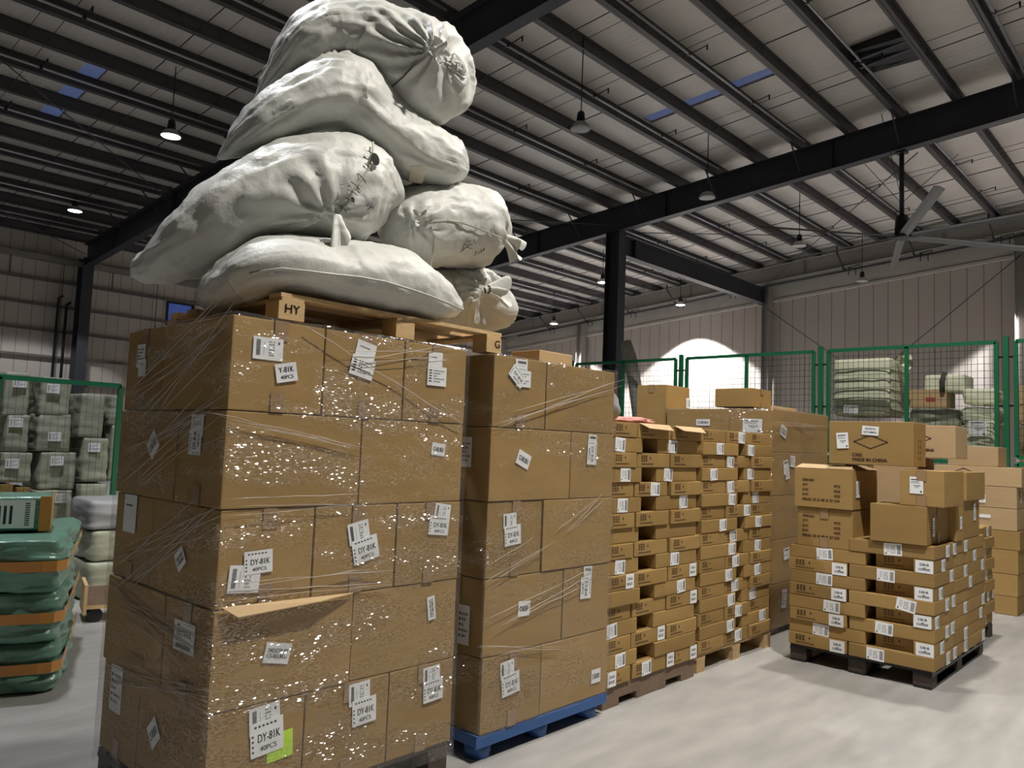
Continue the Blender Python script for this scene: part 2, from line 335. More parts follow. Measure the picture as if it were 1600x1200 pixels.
_lm = {}
def label_meshes(kind, w, h):
    k = (kind, round(w, 3), round(h, 3))
    if k in _lm: return _lm[k]
    sheet = MB().box(-w/2, w/2, -h/2, h/2, -.0004, .0005)
    p = MB(); rnd = random.Random(len(kind)*7)
    Z = .0009
    if kind == 'bar':
        for i in range(9): dash(p, w*(.24+i*.022), w*(.24+i*.022+.012), -h*.36, h*.36, Z)
        for r in range(4):
            for c in range(5):
                if rnd.random() < .8: dash(p, -w*.10+r*w*.065, -w*.10+r*w*.065+w*.03, -h*.3+c*h*.125, -h*.3+c*h*.125+h*.075, Z)
        for r in range(3): dash(p, -w*.33+r*w*.06, -w*.33+r*w*.06+w*.012, -h*.2, h*.34, Z)
        dash(p, -w*.42, -w*.35, -h*.40, -h*.27, Z)
    elif kind == 'wide':
        for i in range(10): dash(p, -w*.40+i*w*.014, -w*.40+i*w*.014+w*.008, -h*.33, h*.38, Z)
        for r in range(4):
            for c in range(6):
                if rnd.random() < .8: dash(p, w*.02+r*w*.05, w*.02+r*w*.05+w*.028, -h*.32+c*h*.12, -h*.32+c*h*.12+h*.07, Z)
        dash(p, w*.32, w*.38, h*.22, h*.34, Z)
        dash(p, -w*.15, -w*.14, -h*.3, h*.3, Z)
    elif kind == 'dy':
        put_text(p, 'DY-81K', w*.06, h*.02, w*.68, h*.25, Z, .0007); put_text(p, '40PCS', w*.03, -h*.30, w*.50, h*.15, Z, .0005)
        for c in range(6): dash(p, -w*.38+c*w*.12, -w*.38+c*w*.12+w*.07, h*.34, h*.40, Z)
        for c in range(4): dash(p, -w*.46, -w*.40, -h*.36+c*h*.15, -h*.30+c*h*.15, Z)
    elif kind == 'y':
        put_text(p, 'Y-81K', 0, h*.16, w*.70, h*.30, Z, .001); put_text(p, '40PCS', 0, -h*.24, w*.6, h*.2, Z, .0008)
    elif kind == 'code':
        put_text(p, 'CS-BELBEU', 0, 0, w*.76, h*.34, Z, .0012)
    elif kind == 'code2':
        put_text(p, '24DZ70-P7', 0, h*.12, w*.78, h*.2, Z, .0009); put_text(p, 'CS-BELBEU', 0, -h*.14, w*.78, h*.2, Z, .0009)
    elif kind == 'lines':
        for r in range(5):
            y = h*.28-r*h*.14; dash(p, -w*.42, -w*.28, y-h*.035, y+h*.035, Z)
            for c in range(rnd.choice((2, 4, 6))): dash(p, -w*.18+c*w*.095, -w*.18+c*w*.095+w*.06, y-h*.03, y+h*.03, Z)
    elif kind == 'blank':
        dash(p, -w*.35, w*.2, h*.2, h*.24, Z)
    elif kind == 'black':
        put_text(p, '530-B', 0, h*.17, w*.62, h*.2, Z, .0009); put_text(p, 'BLACK', 0, -h*.17, w*.66, h*.2, Z, .0009)
    elif kind == 'coffee':
        put_text(p, '530-B', 0, h*.17, w*.50, h*.2, Z, .0010); put_text(p, 'coffee', 0, -h*.17, w*.62, h*.26, Z, .0008)
    elif kind == 'qty':
        put_text(p, 'DS-937TA', 0, h*.20, w*.62, h*.22, Z, .0009); put_text(p, 'QTY:200PCS', 0, -h*.20, w*.78, h*.24, Z, .0009)
    elif kind == 'form':
        dash(p, -w*.4, w*.3, h*.30, h*.36, Z); dash(p, -w*.4, w*.2, h*.2, h*.225, Z); dash(p, -w*.4, w*.3, h*.12, h*.14, Z)
        for c in range(4): dash(p, -w*.2+c*w*.13, -w*.11+c*w*.13, -h*.06, 0, Z)
        dash(p, -w*.1, w*.15, -h*.14, -h*.11, Z); dash(p, w*.28, w*.4, -h*.42, -h*.32, Z)
    elif kind == 'made':
        put_text(p, 'C/NO:', -w*.30, h*.22, w*.30, h*.34, Z, .0012); put_text(p, 'MADE IN CHINA', 0, -h*.28, w*.98, h*.34, Z, .0012)
    sm = sheet.mesh('shipping_label', PAPER); pm = p.mesh('print', INK)
    _lm[k] = (sm, pm); return _lm[k]
_ld = {}
def face_M(box, face, u, z, tilt=0, off=.0012):
    """matrix in the carton's own frame for something flat on face F (-Y) or L (-X)"""
    w, d, h = DIMS[box.name]
    if face == 'F': B = Matrix(((1, 0, 0), (0, 0, 1), (0, -1, 0)));  right, upv, n = Vector((1, 0, 0)), Vector((0, 0, 1)), Vector((0, -1, 0)); p = Vector((u, -d/2-off, z))
    elif face == 'L': right, upv, n = Vector((0, -1, 0)), Vector((0, 0, 1)), Vector((-1, 0, 0)); p = Vector((-w/2-off, -u, z))
    M = Matrix((right, upv, n)).transposed().to_4x4() @ Matrix.Rotation(R_(tilt), 4, 'Z'); M.translation = p
    return M
def put_label(box, face, u, z, w, h, kind, tilt=0, off=.0022):
    sm, pm = label_meshes(kind, w, h)
    o = link('shipping_label', sm, box, None, face_M(box, face, u, z, tilt, off))
    if len(pm.polygons): link('print', pm, o, None, Matrix())
    return o
def put_print(box, face, u, z, builder, mat, name='printing', off=.0022):
    key = builder
    mb = MB(); builder(mb)
    return mb.build(name, mat, box, None, face_M(box, face, u, z, 0, off))

# ------------------------------------------------------------------ cartons
_cm = {}; DIMS = {}; EXT = {}; LN = {}
def carton_mesh(w, d, h, mat, bulge):
    k = (round(w, 3), round(d, 3), round(h, 3), mat.name, bulge)
    if k in _cm: return _cm[k]
    bm = bmesh.new(); bmesh.ops.create_cube(bm, size=1)
    for v in bm.verts: v.co = Vector((v.co.x*w, v.co.y*d, (v.co.z+.5)*h))
    bmesh.ops.bevel(bm, geom=bm.edges[:], offset=min(.0045, h*.05), segments=2, affect='EDGES', profile=.6)
    if bulge:
        for ax, (a, L) in enumerate(((-w/2, w), (-d/2, d), (0, h))):
            for q in (.12, .3, .5, .7, .88):
                co = [0, 0, 0]; co[ax] = a+L*q; no = [0, 0, 0]; no[ax] = 1
                bmesh.ops.bisect_plane(bm, geom=bm.verts[:]+bm.edges[:]+bm.faces[:], plane_co=co, plane_no=no)
        rnd = random.Random(int(w*1000+d*333+h*77)); sd = rnd.random()*50
        for v in bm.verts:
            a, b_, c = v.co.x/(w/2), v.co.y/(d/2), (v.co.z-h/2)/(h/2)
            k2 = bulge*(.6+.8*noise.noise(Vector((v.co.x*3+sd, v.co.y*3, v.co.z*3))))
            if abs(a) > .985: v.co.x += math.copysign(k2*max(0, 1-b_*b_)*max(0, 1-c*c), a)
            if abs(b_) > .985: v.co.y += math.copysign(k2*max(0, 1-a*a)*max(0, 1-c*c), b_)
            if c > .985: v.co.z += k2*.3*max(0, 1-a*a)*max(0, 1-b_*b_)
    for f in bm.faces: f.smooth = False
    me = bpy.data.meshes.new('carton'); bm.to_mesh(me); bm.free(); me.materials.append(mat)
    _cm[k] = me; return me
_tm = {}
def tape_mesh(w, d, h, along):
    k = (round(w, 3), round(d, 3), round(h, 3), along)
    if k in _tm: return _tm[k]
    t = .03; e = .0052; m = MB(); g = min(.075, h*.3)
    if along == 'x':
        m.box(-w/2-e, w/2+e, -t, t, h+.001, h+.0018)
        for sx in (-1, 1):
            xx = sx*(w/2+e); m.box(min(xx, xx+sx*.0008), max(xx, xx+sx*.0008), -t, t, h-g, h+.0018); m.box(min(xx, xx+sx*.0008), max(xx, xx+sx*.0008), -t, t, 0, g)
    else:
        m.box(-t, t, -d/2-e, d/2+e, h+.001, h+.0018)
        for sy in (-1, 1):
            yy = sy*(d/2+e); m.box(-t, t, min(yy, yy+sy*.0008), max(yy, yy+sy*.0008), h-g, h+.0018); m.box(-t, t, min(yy, yy+sy*.0008), max(yy, yy+sy*.0008), 0, g)
    _tm[k] = m.mesh('tape', TAPE); return _tm[k]
def carton(x0, x1, y0, y1, z0, z1, label, group=None, mat=None, bulge=.004, tape=None, rz=0, cat='carton', name='carton'):
    w, d, h = x1-x0, y1-y0, z1-z0
    o = link(name, carton_mesh(w, d, h, mat or CARD, bulge), None, ((x0+x1)/2, (y0+y1)/2, z0))
    o.rotation_euler.z = rz
    tag(o, uniq(label), cat, group); DIMS[o.name] = (w, d, h)
    EXT[o.name] = (x0, x1, y0, y1, z0, z1)
    if tape: link('packing_tape', tape_mesh(w, d, h, tape), o)
    return o
def stick(boxes, face, plane, px, py, w, h, kind, tilt=0):
    """put a paper label where the photo shows it, on whichever carton of the stack is there"""
    p = at(px, py, y=plane) if face == 'F' else at(px, py, x=plane)
    best = None
    for b in boxes:
        x0, x1, y0, y1, z0, z1 = EXT[b.name]
        du = (max(x0-p.x, 0, p.x-x1) if face == 'F' else max(y0-p.y, 0, p.y-y1)); dz = max(z0-p.z, 0, p.z-z1)
        pl = abs((y0 if face == 'F' else x0)-plane)
        s_ = du+dz+pl*.8
        if best is None or s_ < best[0]: best = (s_, b)
    b = best[1]; x0, x1, y0, y1, z0, z1 = EXT[b.name]
    u = p.x-(x0+x1)/2 if face == 'F' else -(p.y-(y0+y1)/2)
    zz = p.z-z0
    wd, dp, ht = DIMS[b.name]
    # keep it inside the face
    ang = abs(math.sin(R_(tilt))); ew = w*abs(math.cos(R_(tilt)))+h*ang; eh = h*abs(math.cos(R_(tilt)))+w*ang
    L = wd if face == 'F' else dp
    if ew < L: u = max(-L/2+ew/2, min(L/2-ew/2, u))
    if eh < ht: zz = max(eh/2, min(ht-eh/2, zz))
    else: zz = ht/2
    LN[b.name] = LN.get(b.name, 0)+1
    return put_label(b, face, u, zz, w, h, kind, tilt, off=(.0055 if ht > .2 else .0020)+.0013*LN[b.name])

# ================================================================== THE HALL
RS = .082
def roof(y): return 10.37 - RS*y                 # top of rafters, underside of purlins
X0, X1, Y0, Y1 = -11.5, 31.0, -11.0, 30.0
def quad(name, v, mat): return struct(MB().add(v, [(0, 1, 2, 3)]).build(name, mat))
fl = MB().box(X0-.3, X1+.3, Y0-.3, Y1+.3, -.2, 0).build('floor', CONC); struct(fl)
# ceiling: insulation blanket above the purlins, with openings for three runs of skylight sheets
SKY = [(15.87, 16.28, 7.3, 10.7, 'a'), (10.32, 10.72, 7.3, 10.9, 'b'), (5.32, 5.76, 17.2, 20.8, 'c')]
xs = sorted({X0, X1, *[v for s_ in SKY for v in s_[:2]]}); ys = sorted({Y0, Y1, *[v for s_ in SKY for v in s_[2:4]]})
m = MB(); CE = .30
for i in range(len(xs)-1):
    for j in range(len(ys)-1):
        cx, cy = (xs[i]+xs[i+1])/2, (ys[j]+ys[j+1])/2
        if any(a < cx < b and c < cy < d for a, b, c, d, _ in SKY): continue
        q = [(x, y, roof(y)+CE) for x, y in ((xs[i], ys[j]), (xs[i], ys[j+1]), (xs[i+1], ys[j+1]), (xs[i+1], ys[j]))]
        m.add(q, [(0, 1, 2, 3)]).add([(x, y, z+.06) for x, y, z in q], [(3, 2, 1, 0)])
struct(m.build('ceiling', FOIL))
def sheet_mat(c=(.75, .8, .85)):
    m_, nt, b = new_mat('skylight_sheet')
    nt.nodes.remove(b); out = nt.nodes['Material Output']
    tr = nd(nt, 'ShaderNodeBsdfTransparent'); tr.inputs[0].default_value = (*c, 1)
    df = nd(nt, 'ShaderNodeBsdfDiffuse'); df.inputs[0].default_value = (.5, .55, .6, 1)
    mx = nd(nt, 'ShaderNodeMixShader'); mx.inputs[0].default_value = .3
    nt.links.new(tr.outputs[0], mx.inputs[1]); nt.links.new(df.outputs[0], mx.inputs[2]); nt.links.new(mx.outputs[0], out.inputs[0]); return m_
SHEET = sheet_mat()
for i, (a, b, c, d, _) in enumerate(SKY):
    if i == 0: SHEET2 = sheet_mat((1, .78, .42))
    o = MB().add([(a, c, roof(c)+CE+.03), (b, c, roof(c)+CE+.03), (b, d, roof(d)+CE+.03), (a, d, roof(d)+CE+.03)], [(0, 1, 2, 3)]).build('window_%d' % (i+2), SHEET2); struct(o)
# eaves wall (left) with its one window
WX0, WX1, WZ0, WZ1 = 12.60, 13.55, 5.62, 6.45
m = MB()
for a, b, c, d in ((X0, WX0, 0, 8.4), (WX1, X1, 0, 8.4), (WX0, WX1, 0, WZ0), (WX0, WX1, WZ1, 8.4)): m.box(a, b, Y1, Y1+.15, c, d)
struct(m.build('wall_left', CLADL))
wf = MB()
for a, b, c, d in ((WX0-.07, WX0, WZ0-.07, WZ1+.07), (WX1, WX1+.07, WZ0-.07, WZ1+.07), (WX0, WX1, WZ0-.07, WZ0), (WX0, WX1, WZ1, WZ1+.07)): wf.box(a, b, Y1-.04, Y1+.1, c, d)
win = struct(wf.build('window_1', BLACK))
MB().box(WX0, WX1, Y1+.06, Y1+.07, WZ0, WZ1).build('pane', SHEET, win)
gi = MB()
for z in (1.2, 2.1, 3.0, 3.92, 4.82, 5.69, 6.55): gi.box(X0, X1, Y1-.16, Y1-.001, z-.05, z+.03)
struct(gi.build('trim_1', simple('girt_steel', (.15, .13, .12), .6)))
vb = MB()
for i in range(26):
    x = X0+.9+i*1.62
    vb.box(x-.02, x+.02, Y1-.17, Y1-.16, 6.58, 7.3) if i % 2 else vb.box(x-.012, x+.012, Y1-.175, Y1-.163, .3, 7.3)
struct(vb.build('trim_2', simple('girt_strut', (.09, .075, .07), .6)))
struct(MB().box(X0, X1, Y1-.32, Y1-.02, 7.18, 7.36).build('trim_3', simple('eaves_strut', (.26, .24, .22), .5)))
# gable wall (right, far)
m = MB(); m.add([(X1, Y0, 0), (X1, Y1, 0), (X1, Y1, roof(Y1)+CE), (X1, Y0, roof(Y0)+CE)], [(0, 1, 2, 3)])
m.add([(X1+.15, Y0, 0), (X1+.15, Y1, 0), (X1+.15, Y1, roof(Y1)+CE), (X1+.15, Y0, roof(Y0)+CE)], [(3, 2, 1, 0)])
struct(m.build('wall_right', CLADG))
m = MB(); m.box(X0-.15, X0, Y0, Y1, 0, 12); struct(m.build('wall_back', CLADG))
m = MB(); m.box(X0, X1, Y0-.15, Y0, 0, 12); struct(m.build('wall_front', CLADL))
# the insulated head of the gable wall, above the cladding edge
DRAPE = woven('draped_insulation', (.47, .43, .375), .6, .4)
m = MB(); n = 60
for dz0, dz1, x in ((-.16, -1.28, X1-.12),):
    v = []; f = []
    for i in range(n+1):
        y = Y0+.3+(Y1-Y0-.6)*i/n; wv = .03*math.sin(i*1.7)
        v += [(x+wv*.3, y, roof(y)+dz0), (x-.05+wv, y, roof(y)+(dz0+dz1)/2), (x, y, roof(y)+dz1)]
    for i in range(n):
        for k in (0, 1): a = 3*i+k; f.append((a, a+3, a+4, a+1))
    m.add(v, f, True)
struct(m.build('trim_4', DRAPE))
m = MB(); m.bar((X1-.1, Y0+.4, roof(Y0+.4)-1.32), (X1-.1, Y1-.2, roof(Y1-.2)-1.32), .14, .10)
struct(m.build('trim_5', simple('cladding_edge', (.50, .46, .40), .6)))
def ibeam(mb, a, b, depth, fl_w, web=.012, ft=.018, side=(1, 0, 0)):
    """an I beam from a to b, its flanges lie along the side vector"""
    a, b = Vector(a), Vector(b); t = (b-a).normalized(); sd = Vector(side); sd = (sd-t*sd.dot(t)).normalized(); u = sd.cross(t).normalized()
    for off, ww, hh in ((0, web, depth), (depth/2, fl_w, ft), (-depth/2, fl_w, ft)):
        q = [p+sd*sx*ww/2+u*(off+sz*hh/2) for p in (a, b) for sx, sz in ((-1, -1), (1, -1), (1, 1), (-1, 1))]
        mb.add(q, [(0, 1, 2, 3), (7, 6, 5, 4), (0, 4, 5, 1), (1, 5, 6, 2), (2, 6, 7, 3), (3, 7, 4, 0)])
    return mb
# rafters, their columns
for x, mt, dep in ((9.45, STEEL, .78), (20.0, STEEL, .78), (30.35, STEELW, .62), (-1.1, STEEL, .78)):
    mb = MB(); c_ = dep/2+.01
    ibeam(mb, (x, Y0+.05, roof(Y0+.05)-c_), (x, Y1-.5, roof(Y1-.5)-c_), dep, .26)
    for y in (17.6, 12.5, 7.5, 2.6, 22.5, 27):
        mb.box(x-.12, x+.12, y-.006, y+.006, roof(y)-dep, roof(y)-.03)
    struct(mb.build('rafter', mt))
def column(x, y, zt, d=.46, wd=.34, mt=STEEL, rot=0):
    mb = MB(); ibeam(mb, (x, y, 0), (x, y, zt), d, wd, .014, .02, side=(1, 0, 0))
    mb.box(x-wd*.7, x+wd*.7, y-d*.65, y+d*.65, 0, .03)
    return struct(mb.build('column', mt))
column(20.0, 14.35, roof(14.35)-.80, .50, .40)
column(9.45, 29.55, roof(29.55)-.5, .5, .36)
column(20.0, 29.55, roof(29.55)-.5, .5, .36)
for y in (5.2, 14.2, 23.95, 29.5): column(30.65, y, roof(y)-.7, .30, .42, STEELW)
# tie beam from the middle column to the gable column
mb = MB(); zt = 8.1; ibeam(mb, (20.25, 14.35, 8.02), (30.43, 14.25, 8.02), .62, .30, side=(0, 1, 0))
mb.box(20.9, 20.92, 14.21, 14.49, 7.72, 8.32); mb.box(30.2, 30.24, 14.1, 14.4, 7.66, 8.36)
struct(mb.build('tie_beam', STEEL))
# purlins: lipped channels over the rafters
PY = [3.41+1.235*k for k in range(-11, 22)]
for k, y in enumerate(PY):
    if not (Y0+.3 < y < Y1-.4): continue
    z = roof(y); mb = MB()
    for a, b in ((X0, X1-.05),):
        mb.box(a, b, y-.006, y+.006, z, z+.295)
        mb.box(a, b, y-.07, y+.07, z, z+.012); mb.box(a, b, y-.07, y+.07, z+.285, z+.297)
    for x in (12.4, 15.0, 17.6, 23.0, 26.0, 6.0, 3.0): mb.box(x-.07, x+.07, y-.014, y+.014, z+.012, z+.28)
    struct(mb.build('purlin', STEELG))
# sag rods: paired thin rods and one thicker strut line across the purlins
for x, r in ((11.45, .012), (11.85, .007), (13.25, .007), (13.6, .007), (14.6, .014), (16.9, .007), (17.35, .012), (18.4, .007), (22.0, .012), (22.4, .007), (24.1, .007), (24.5, .007), (25.6, .014), (27.6, .007), (28.0, .012), (29.3, .014),
             (6.3, .012), (6.7, .007), (4.0, .007), (4.4, .007), (2.2, .012), (.6, .007), (7.9, .014)):
    y0, y1 = Y0+.5, Y1-.6
    struct(MB().tube([(x, y0, roof(y0)+.10), (x, y1, roof(y1)+.10)], r, 5).build('sag_rod', STEEL))
# roof ventilator seen as a dark framed opening between purlins
mb = MB(); y0, y1 = PY[13]-1.1, PY[13]+.0
mb.box(16.3, 17.5, 4.72, 5.80, roof(5.3)+.12, roof(5.3)+.30)
vent = struct(mb.build('roof_vent', BLACK))
for dx in (.25, .62): MB().bar((16.3+dx, 4.72, roof(4.72)+.1), (16.3+dx, 5.8, roof(5.8)+.08), .08, .05).build('vent_blade', STEEL, vent)
# sprinkler pipes beside every second purlin, branch arms with heads
pipe_n = 0
for k, y in enumerate(PY):
    if k % 2 == 0 or not (.5 < y < 28.5): continue
    yy = y-.20; z = roof(yy)+.06
    for a, b in ((-11.0, 9.2), (9.75, 19.7), (20.3, 30.0)):
        t = empty('sprinkler_pipe', ((a+b)/2, yy, z)); pipe_n += 1
        bay = 'left bay' if b < 10 else ('middle bay' if b < 20 else 'far bay by the gable wall')
        tag(t, uniq('thin silver sprinkler pipe, %s, number %s counted from the left wall' % ({'left bay': 'near bay', 'middle bay': 'middle bay', 'far bay by the gable wall': 'far bay'}[bay], ORD[13-k//2+4-2])), 'pipe', 'sprinkler pipes under the roof')
        L = b-a
        MB().tube([(-L/2, 0, 0), (L/2, 0, 0)], .026, 8).build('pipe_run', PIPE, t)
        for j in range(int(L/2.9)):
            xx = -L/2+1.1+j*2.9
            hb = MB(); hb.tube([(xx, 0, 0), (xx, -.12, .0), (xx, -.42, .05)], .012, 6); hb.tube([(xx, -.42, .06), (xx, -.42, -.05)], .018, 6)
            hb.box(xx-.03, xx+.03, -.035, .035, -.035, .04)
            hb.build('sprinkler_head', BLACK, t)
# drainage/sprinkler main along the gable head with drops
t = empty('sprinkler_main', (30.2, 14, 8.6)); tag(t, 'dark sprinkler main pipe sloping along the head of the far gable wall', 'pipe')
def gz(y): return roof(y)-.78
MB().tube([(30.35-30.2, 28-14, gz(28)-8.6), (30.35-30.2, 2-14, gz(2)-8.6)], .045, 8).build('main_run', STEEL, t)
for y in (5.9, 8.4, 10.9, 15.8, 18.3, 20.8, 23.3, 25.7):
    b = MB(); z = gz(y)-8.6
    b.tube([(-.75, y-14, roof(y)-.05-8.6), (-.75, y-14, roof(y)-.3-8.6), (-.1, y-14, z+.05), (.12, y-14, z)], .035, 6)
    b.tube([(-.2, y-14.25, z-.28), (-.2, y-14.25, z+.05), (.1, y-14.25, z)], .018, 6); b.tube([(-.2, y-14.5, z-.3), (-.2, y-14.5, z+.0)], .018, 6)
    b.tube([(-.1, y-14, z), (-.1, y-14.6, z+.12), (-.1, y-14.6, z+.02)], .018, 6)
    b.build('pipe_drop', BLACK, t)
# wind bracing rods
for a, b in (((30.45, 14.1, 7.5), (30.45, 8.2, 3.0)), ((30.45, 5.15, 8.55), (30.45, 11.5, 3.2)), ((20.4, 13.9, 8.4), (29.9, 5.4, 9.0)), ((20.4, 5.6, 9.1), (29.9, 13.9, 8.4)), ((9.7, 22, 8.1), (19.7, 14.5, 8.6)), ((1.2, 14.7, 8.6), (9.2, 22.1, 8.0)), ((1.2, 22, 8.1), (9.2, 29, 7.5))):
    struct(MB().tube([a, b], .014, 5).build('brace_rod', STEEL))
# fly braces from rafter to purlins
for x in (9.45, 20.0):
    for i in range(1, len(PY)-2, 2):
        y = PY[i]
        if not (1 < y < 28.5): continue
        struct(MB().bar((x+.1, y, roof(y)-.62), (x+.75, y, roof(y)+.02), .03, .03).bar((x-.1, y, roof(y)-.62), (x-.75, y, roof(y)+.02), .03, .03).build('fly_brace', STEEL))
# rain pipes at the eaves column
for i, x in enumerate((8.72, 8.98)):
    t = MB().tube([(x, Y1-.3, 0), (x, Y1-.3, 5.95-i*.2), (x+.12, Y1-.3, 6.05-i*.2)], .045, 8).build('rain_pipe', BLACK)
    tag(t, uniq(('%s dark pipe running up the left wall beside the steel column' % ('outer', 'inner')[i])), 'pipe', 'pipes on the left wall')

# ------------------------------------------------------------------ hanging lamps
LLAB = ['unlit round hanging lamp high right of the sack pile, nearest unlit one', 'unlit hanging lamp just under the big rafter, above the gable beam', 'unlit hanging lamp between the big rafter and the ceiling fan', 'unlit hanging lamp against the gable wall, below the fan',
        'lit hanging lamp high on the left, the larger of two', 'lit hanging lamp low on the left near the eaves wall', 'lit hanging lamp partly hidden behind the dark middle column', 'lit hanging lamp under the dark tie beam by the gable wall', 'lit hanging lamp low beside the sacks, left of the middle column']
for i, (x, y, z, lit, pw, col) in enumerate(LAMPS):
    lab = LLAB[i] if i < len(LLAB) else 'hanging hall lamp outside the frame, %s of the unseen ones' % ORD[i-8]
    t = empty('hanging_lamp', (x, y, z)); tag(t, uniq(lab), 'lamp', 'round hanging hall lamps')
    top = roof(y)+.295-z
    MB().tube([(0, 0, .3), (0, 0, top)], .012, 6).build('hanging_rod', BLACK, t)
    MB().lathe([(0, .34), (.05, .34), (.075, .30), (.085, .16), (.07, .10), (0, .10)], 16).build('lamp_housing', BLACK, t)
    MB().lathe([(.06, .13), (.13, .10), (.19, .02), (.205, -.03), (.20, -.03), (.185, .015), (.12, .09)], 24).build('lamp_shade', ALU, t)
    if lit:
        MB().lathe([(0, -.05), (.10, -.045), (.17, -.03), (.195, -.022), (0, -.0221)], 24).build('diffuser', GLOW, t)
        ld = bpy.data.lights.new('lamp_light', 'SPOT'); ld.energy = pw; ld.color = col; ld.spot_size = R_(104); ld.spot_blend = .12; ld.shadow_soft_size = .17
        lo = bpy.data.objects.new('lamp_light', ld); COL.objects.link(lo); lo.parent = t; lo.location = (0, 0, -.10)
    else:
        MB().lathe([(0, -.05), (.10, -.045), (.17, -.03), (.195, -.022), (0, -.0221)], 24).build('diffuser', OFFGL, t)
# ------------------------------------------------------------------ ceiling fan
t = empty('ceiling_fan', (20.1, 5.88, 6.95)); tag(t, 'huge six-bladed industrial ceiling fan hanging below the big rafter', 'fan')
MB().tube([(0, 0, .5), (0, 0, 2.15)], .055, 10).box(-.12, .12, -.12, .12, 2.1, 2.2).build('drop_rod', STEEL, t)
MB().tube([(0, 0, .02), (0, 0, .52)], [.17, .14], 14).box(.1, .42, -.12, .12, .22, .50).build('motor', BLACK, t)
MB().tube([(0, 0, -.04), (0, 0, .03)], .22, 18).build('hub', BLACK, t)
for k in range(6):
    a = R_((138, 76, 20, -36, -97, -153)[k]); m = MB(); v = []; f = []
    for i in range(13):
        r = .2+3.45*i/12; wd = .10+.0*i; dz = .0 + .02*i/12
        for dy, zz in ((-wd, .045), (0, .03), (wd, -.035), (wd, -.047), (0, .016), (-wd, .033)): v.append((r*math.cos(a)-dy*math.sin(a), r*math.sin(a)+dy*math.cos(a), zz+dz))
    for i in range(12):
        for q in range(6): A = i*6+q; B = i*6+(q+1) % 6; f.append((A, B, B+6, A+6))
    f.append(tuple(range(72, 78))); f.append(tuple(range(5, -1, -1)))
    m.add(v, f); m.build('blade', FANB, t)
for k in range(3):
    a = R_(70+120*k); o = MB().tube([(math.cos(a)*.05, math.sin(a)*.05, .9), (math.cos(a)*2.2, math.sin(a)*1.2, 2.3)], .008, 5).build('stay_wire', BLACK, t)

# ================================================================== GOODS
def pallet(name, label, x0, x1, y0, y1, z0, z1, deck, block, group=None, style='block', front='F'):
    """wooden pallet; front F = its long open side faces -Y"""
    t = empty(name, ((x0+x1)/2, (y0+y1)/2, z0)); tag(t, uniq(label), 'pallet', group)
    W, D, H = x1-x0, y1-y0, z1-z0; b = .02
    nb = 7
    for i in range(nb):
        c = -D/2+.05+(D-.1)*i/(nb-1) if front == 'F' else -W/2+.05+(W-.1)*i/(nb-1)
        if front == 'F': MB().box(-W/2, W/2, c-.045, c+.045, H-b, H).build('deck_board', deck, t)
        else: MB().box(c-.045, c+.045, -D/2, D/2, H-b, H).build('deck_board', deck, t)
    if style == 'block':
        for c in (-1, 0, 1):
            if front == 'F': MB().box(c*(W/2-.06)-.06, c*(W/2-.06)+.06, -D/2, D/2, H-2*b, H-b-.0005).build('stringer_board', deck, t)
            else: MB().box(-W/2, W/2, c*(D/2-.06)-.06, c*(D/2-.06)+.06, H-2*b, H-b-.0005).build('stringer_board', deck, t)
            for c2 in (-1, 0, 1): MB().box(c*(W/2-.06)-.055, c*(W/2-.06)+.055, c2*(D/2-.06)-.06, c2*(D/2-.06)+.06, .016, H-2*b-.0005).build('block', block, t)
        for c in (-1, 0, 1):
            if front == 'F': MB().box(c*(W/2-.06)-.055, c*(W/2-.06)+.055, -D/2, D/2, 0, .0155).build('bottom_board', deck, t)
            else: MB().box(-W/2, W/2, c*(D/2-.06)-.055, c*(D/2-.06)+.055, 0, .0155).build('bottom_board', deck, t)
    else:   # solid stringers with fork notches, running along X
        for c in (-1, 0, 1):
            y = c*(D/2-.03); m = MB(); h = H-b-.0005
            for a, b2, zb in ((-W/2, -W*.34, 0), (-W*.34, -W*.16, .045), (-W*.16, W*.16, 0), (W*.16, W*.34, .045), (W*.34, W/2, 0)): m.box(a, b2, y-.025, y+.025, zb, h)
            m.build('stringer', block, t)
    return t

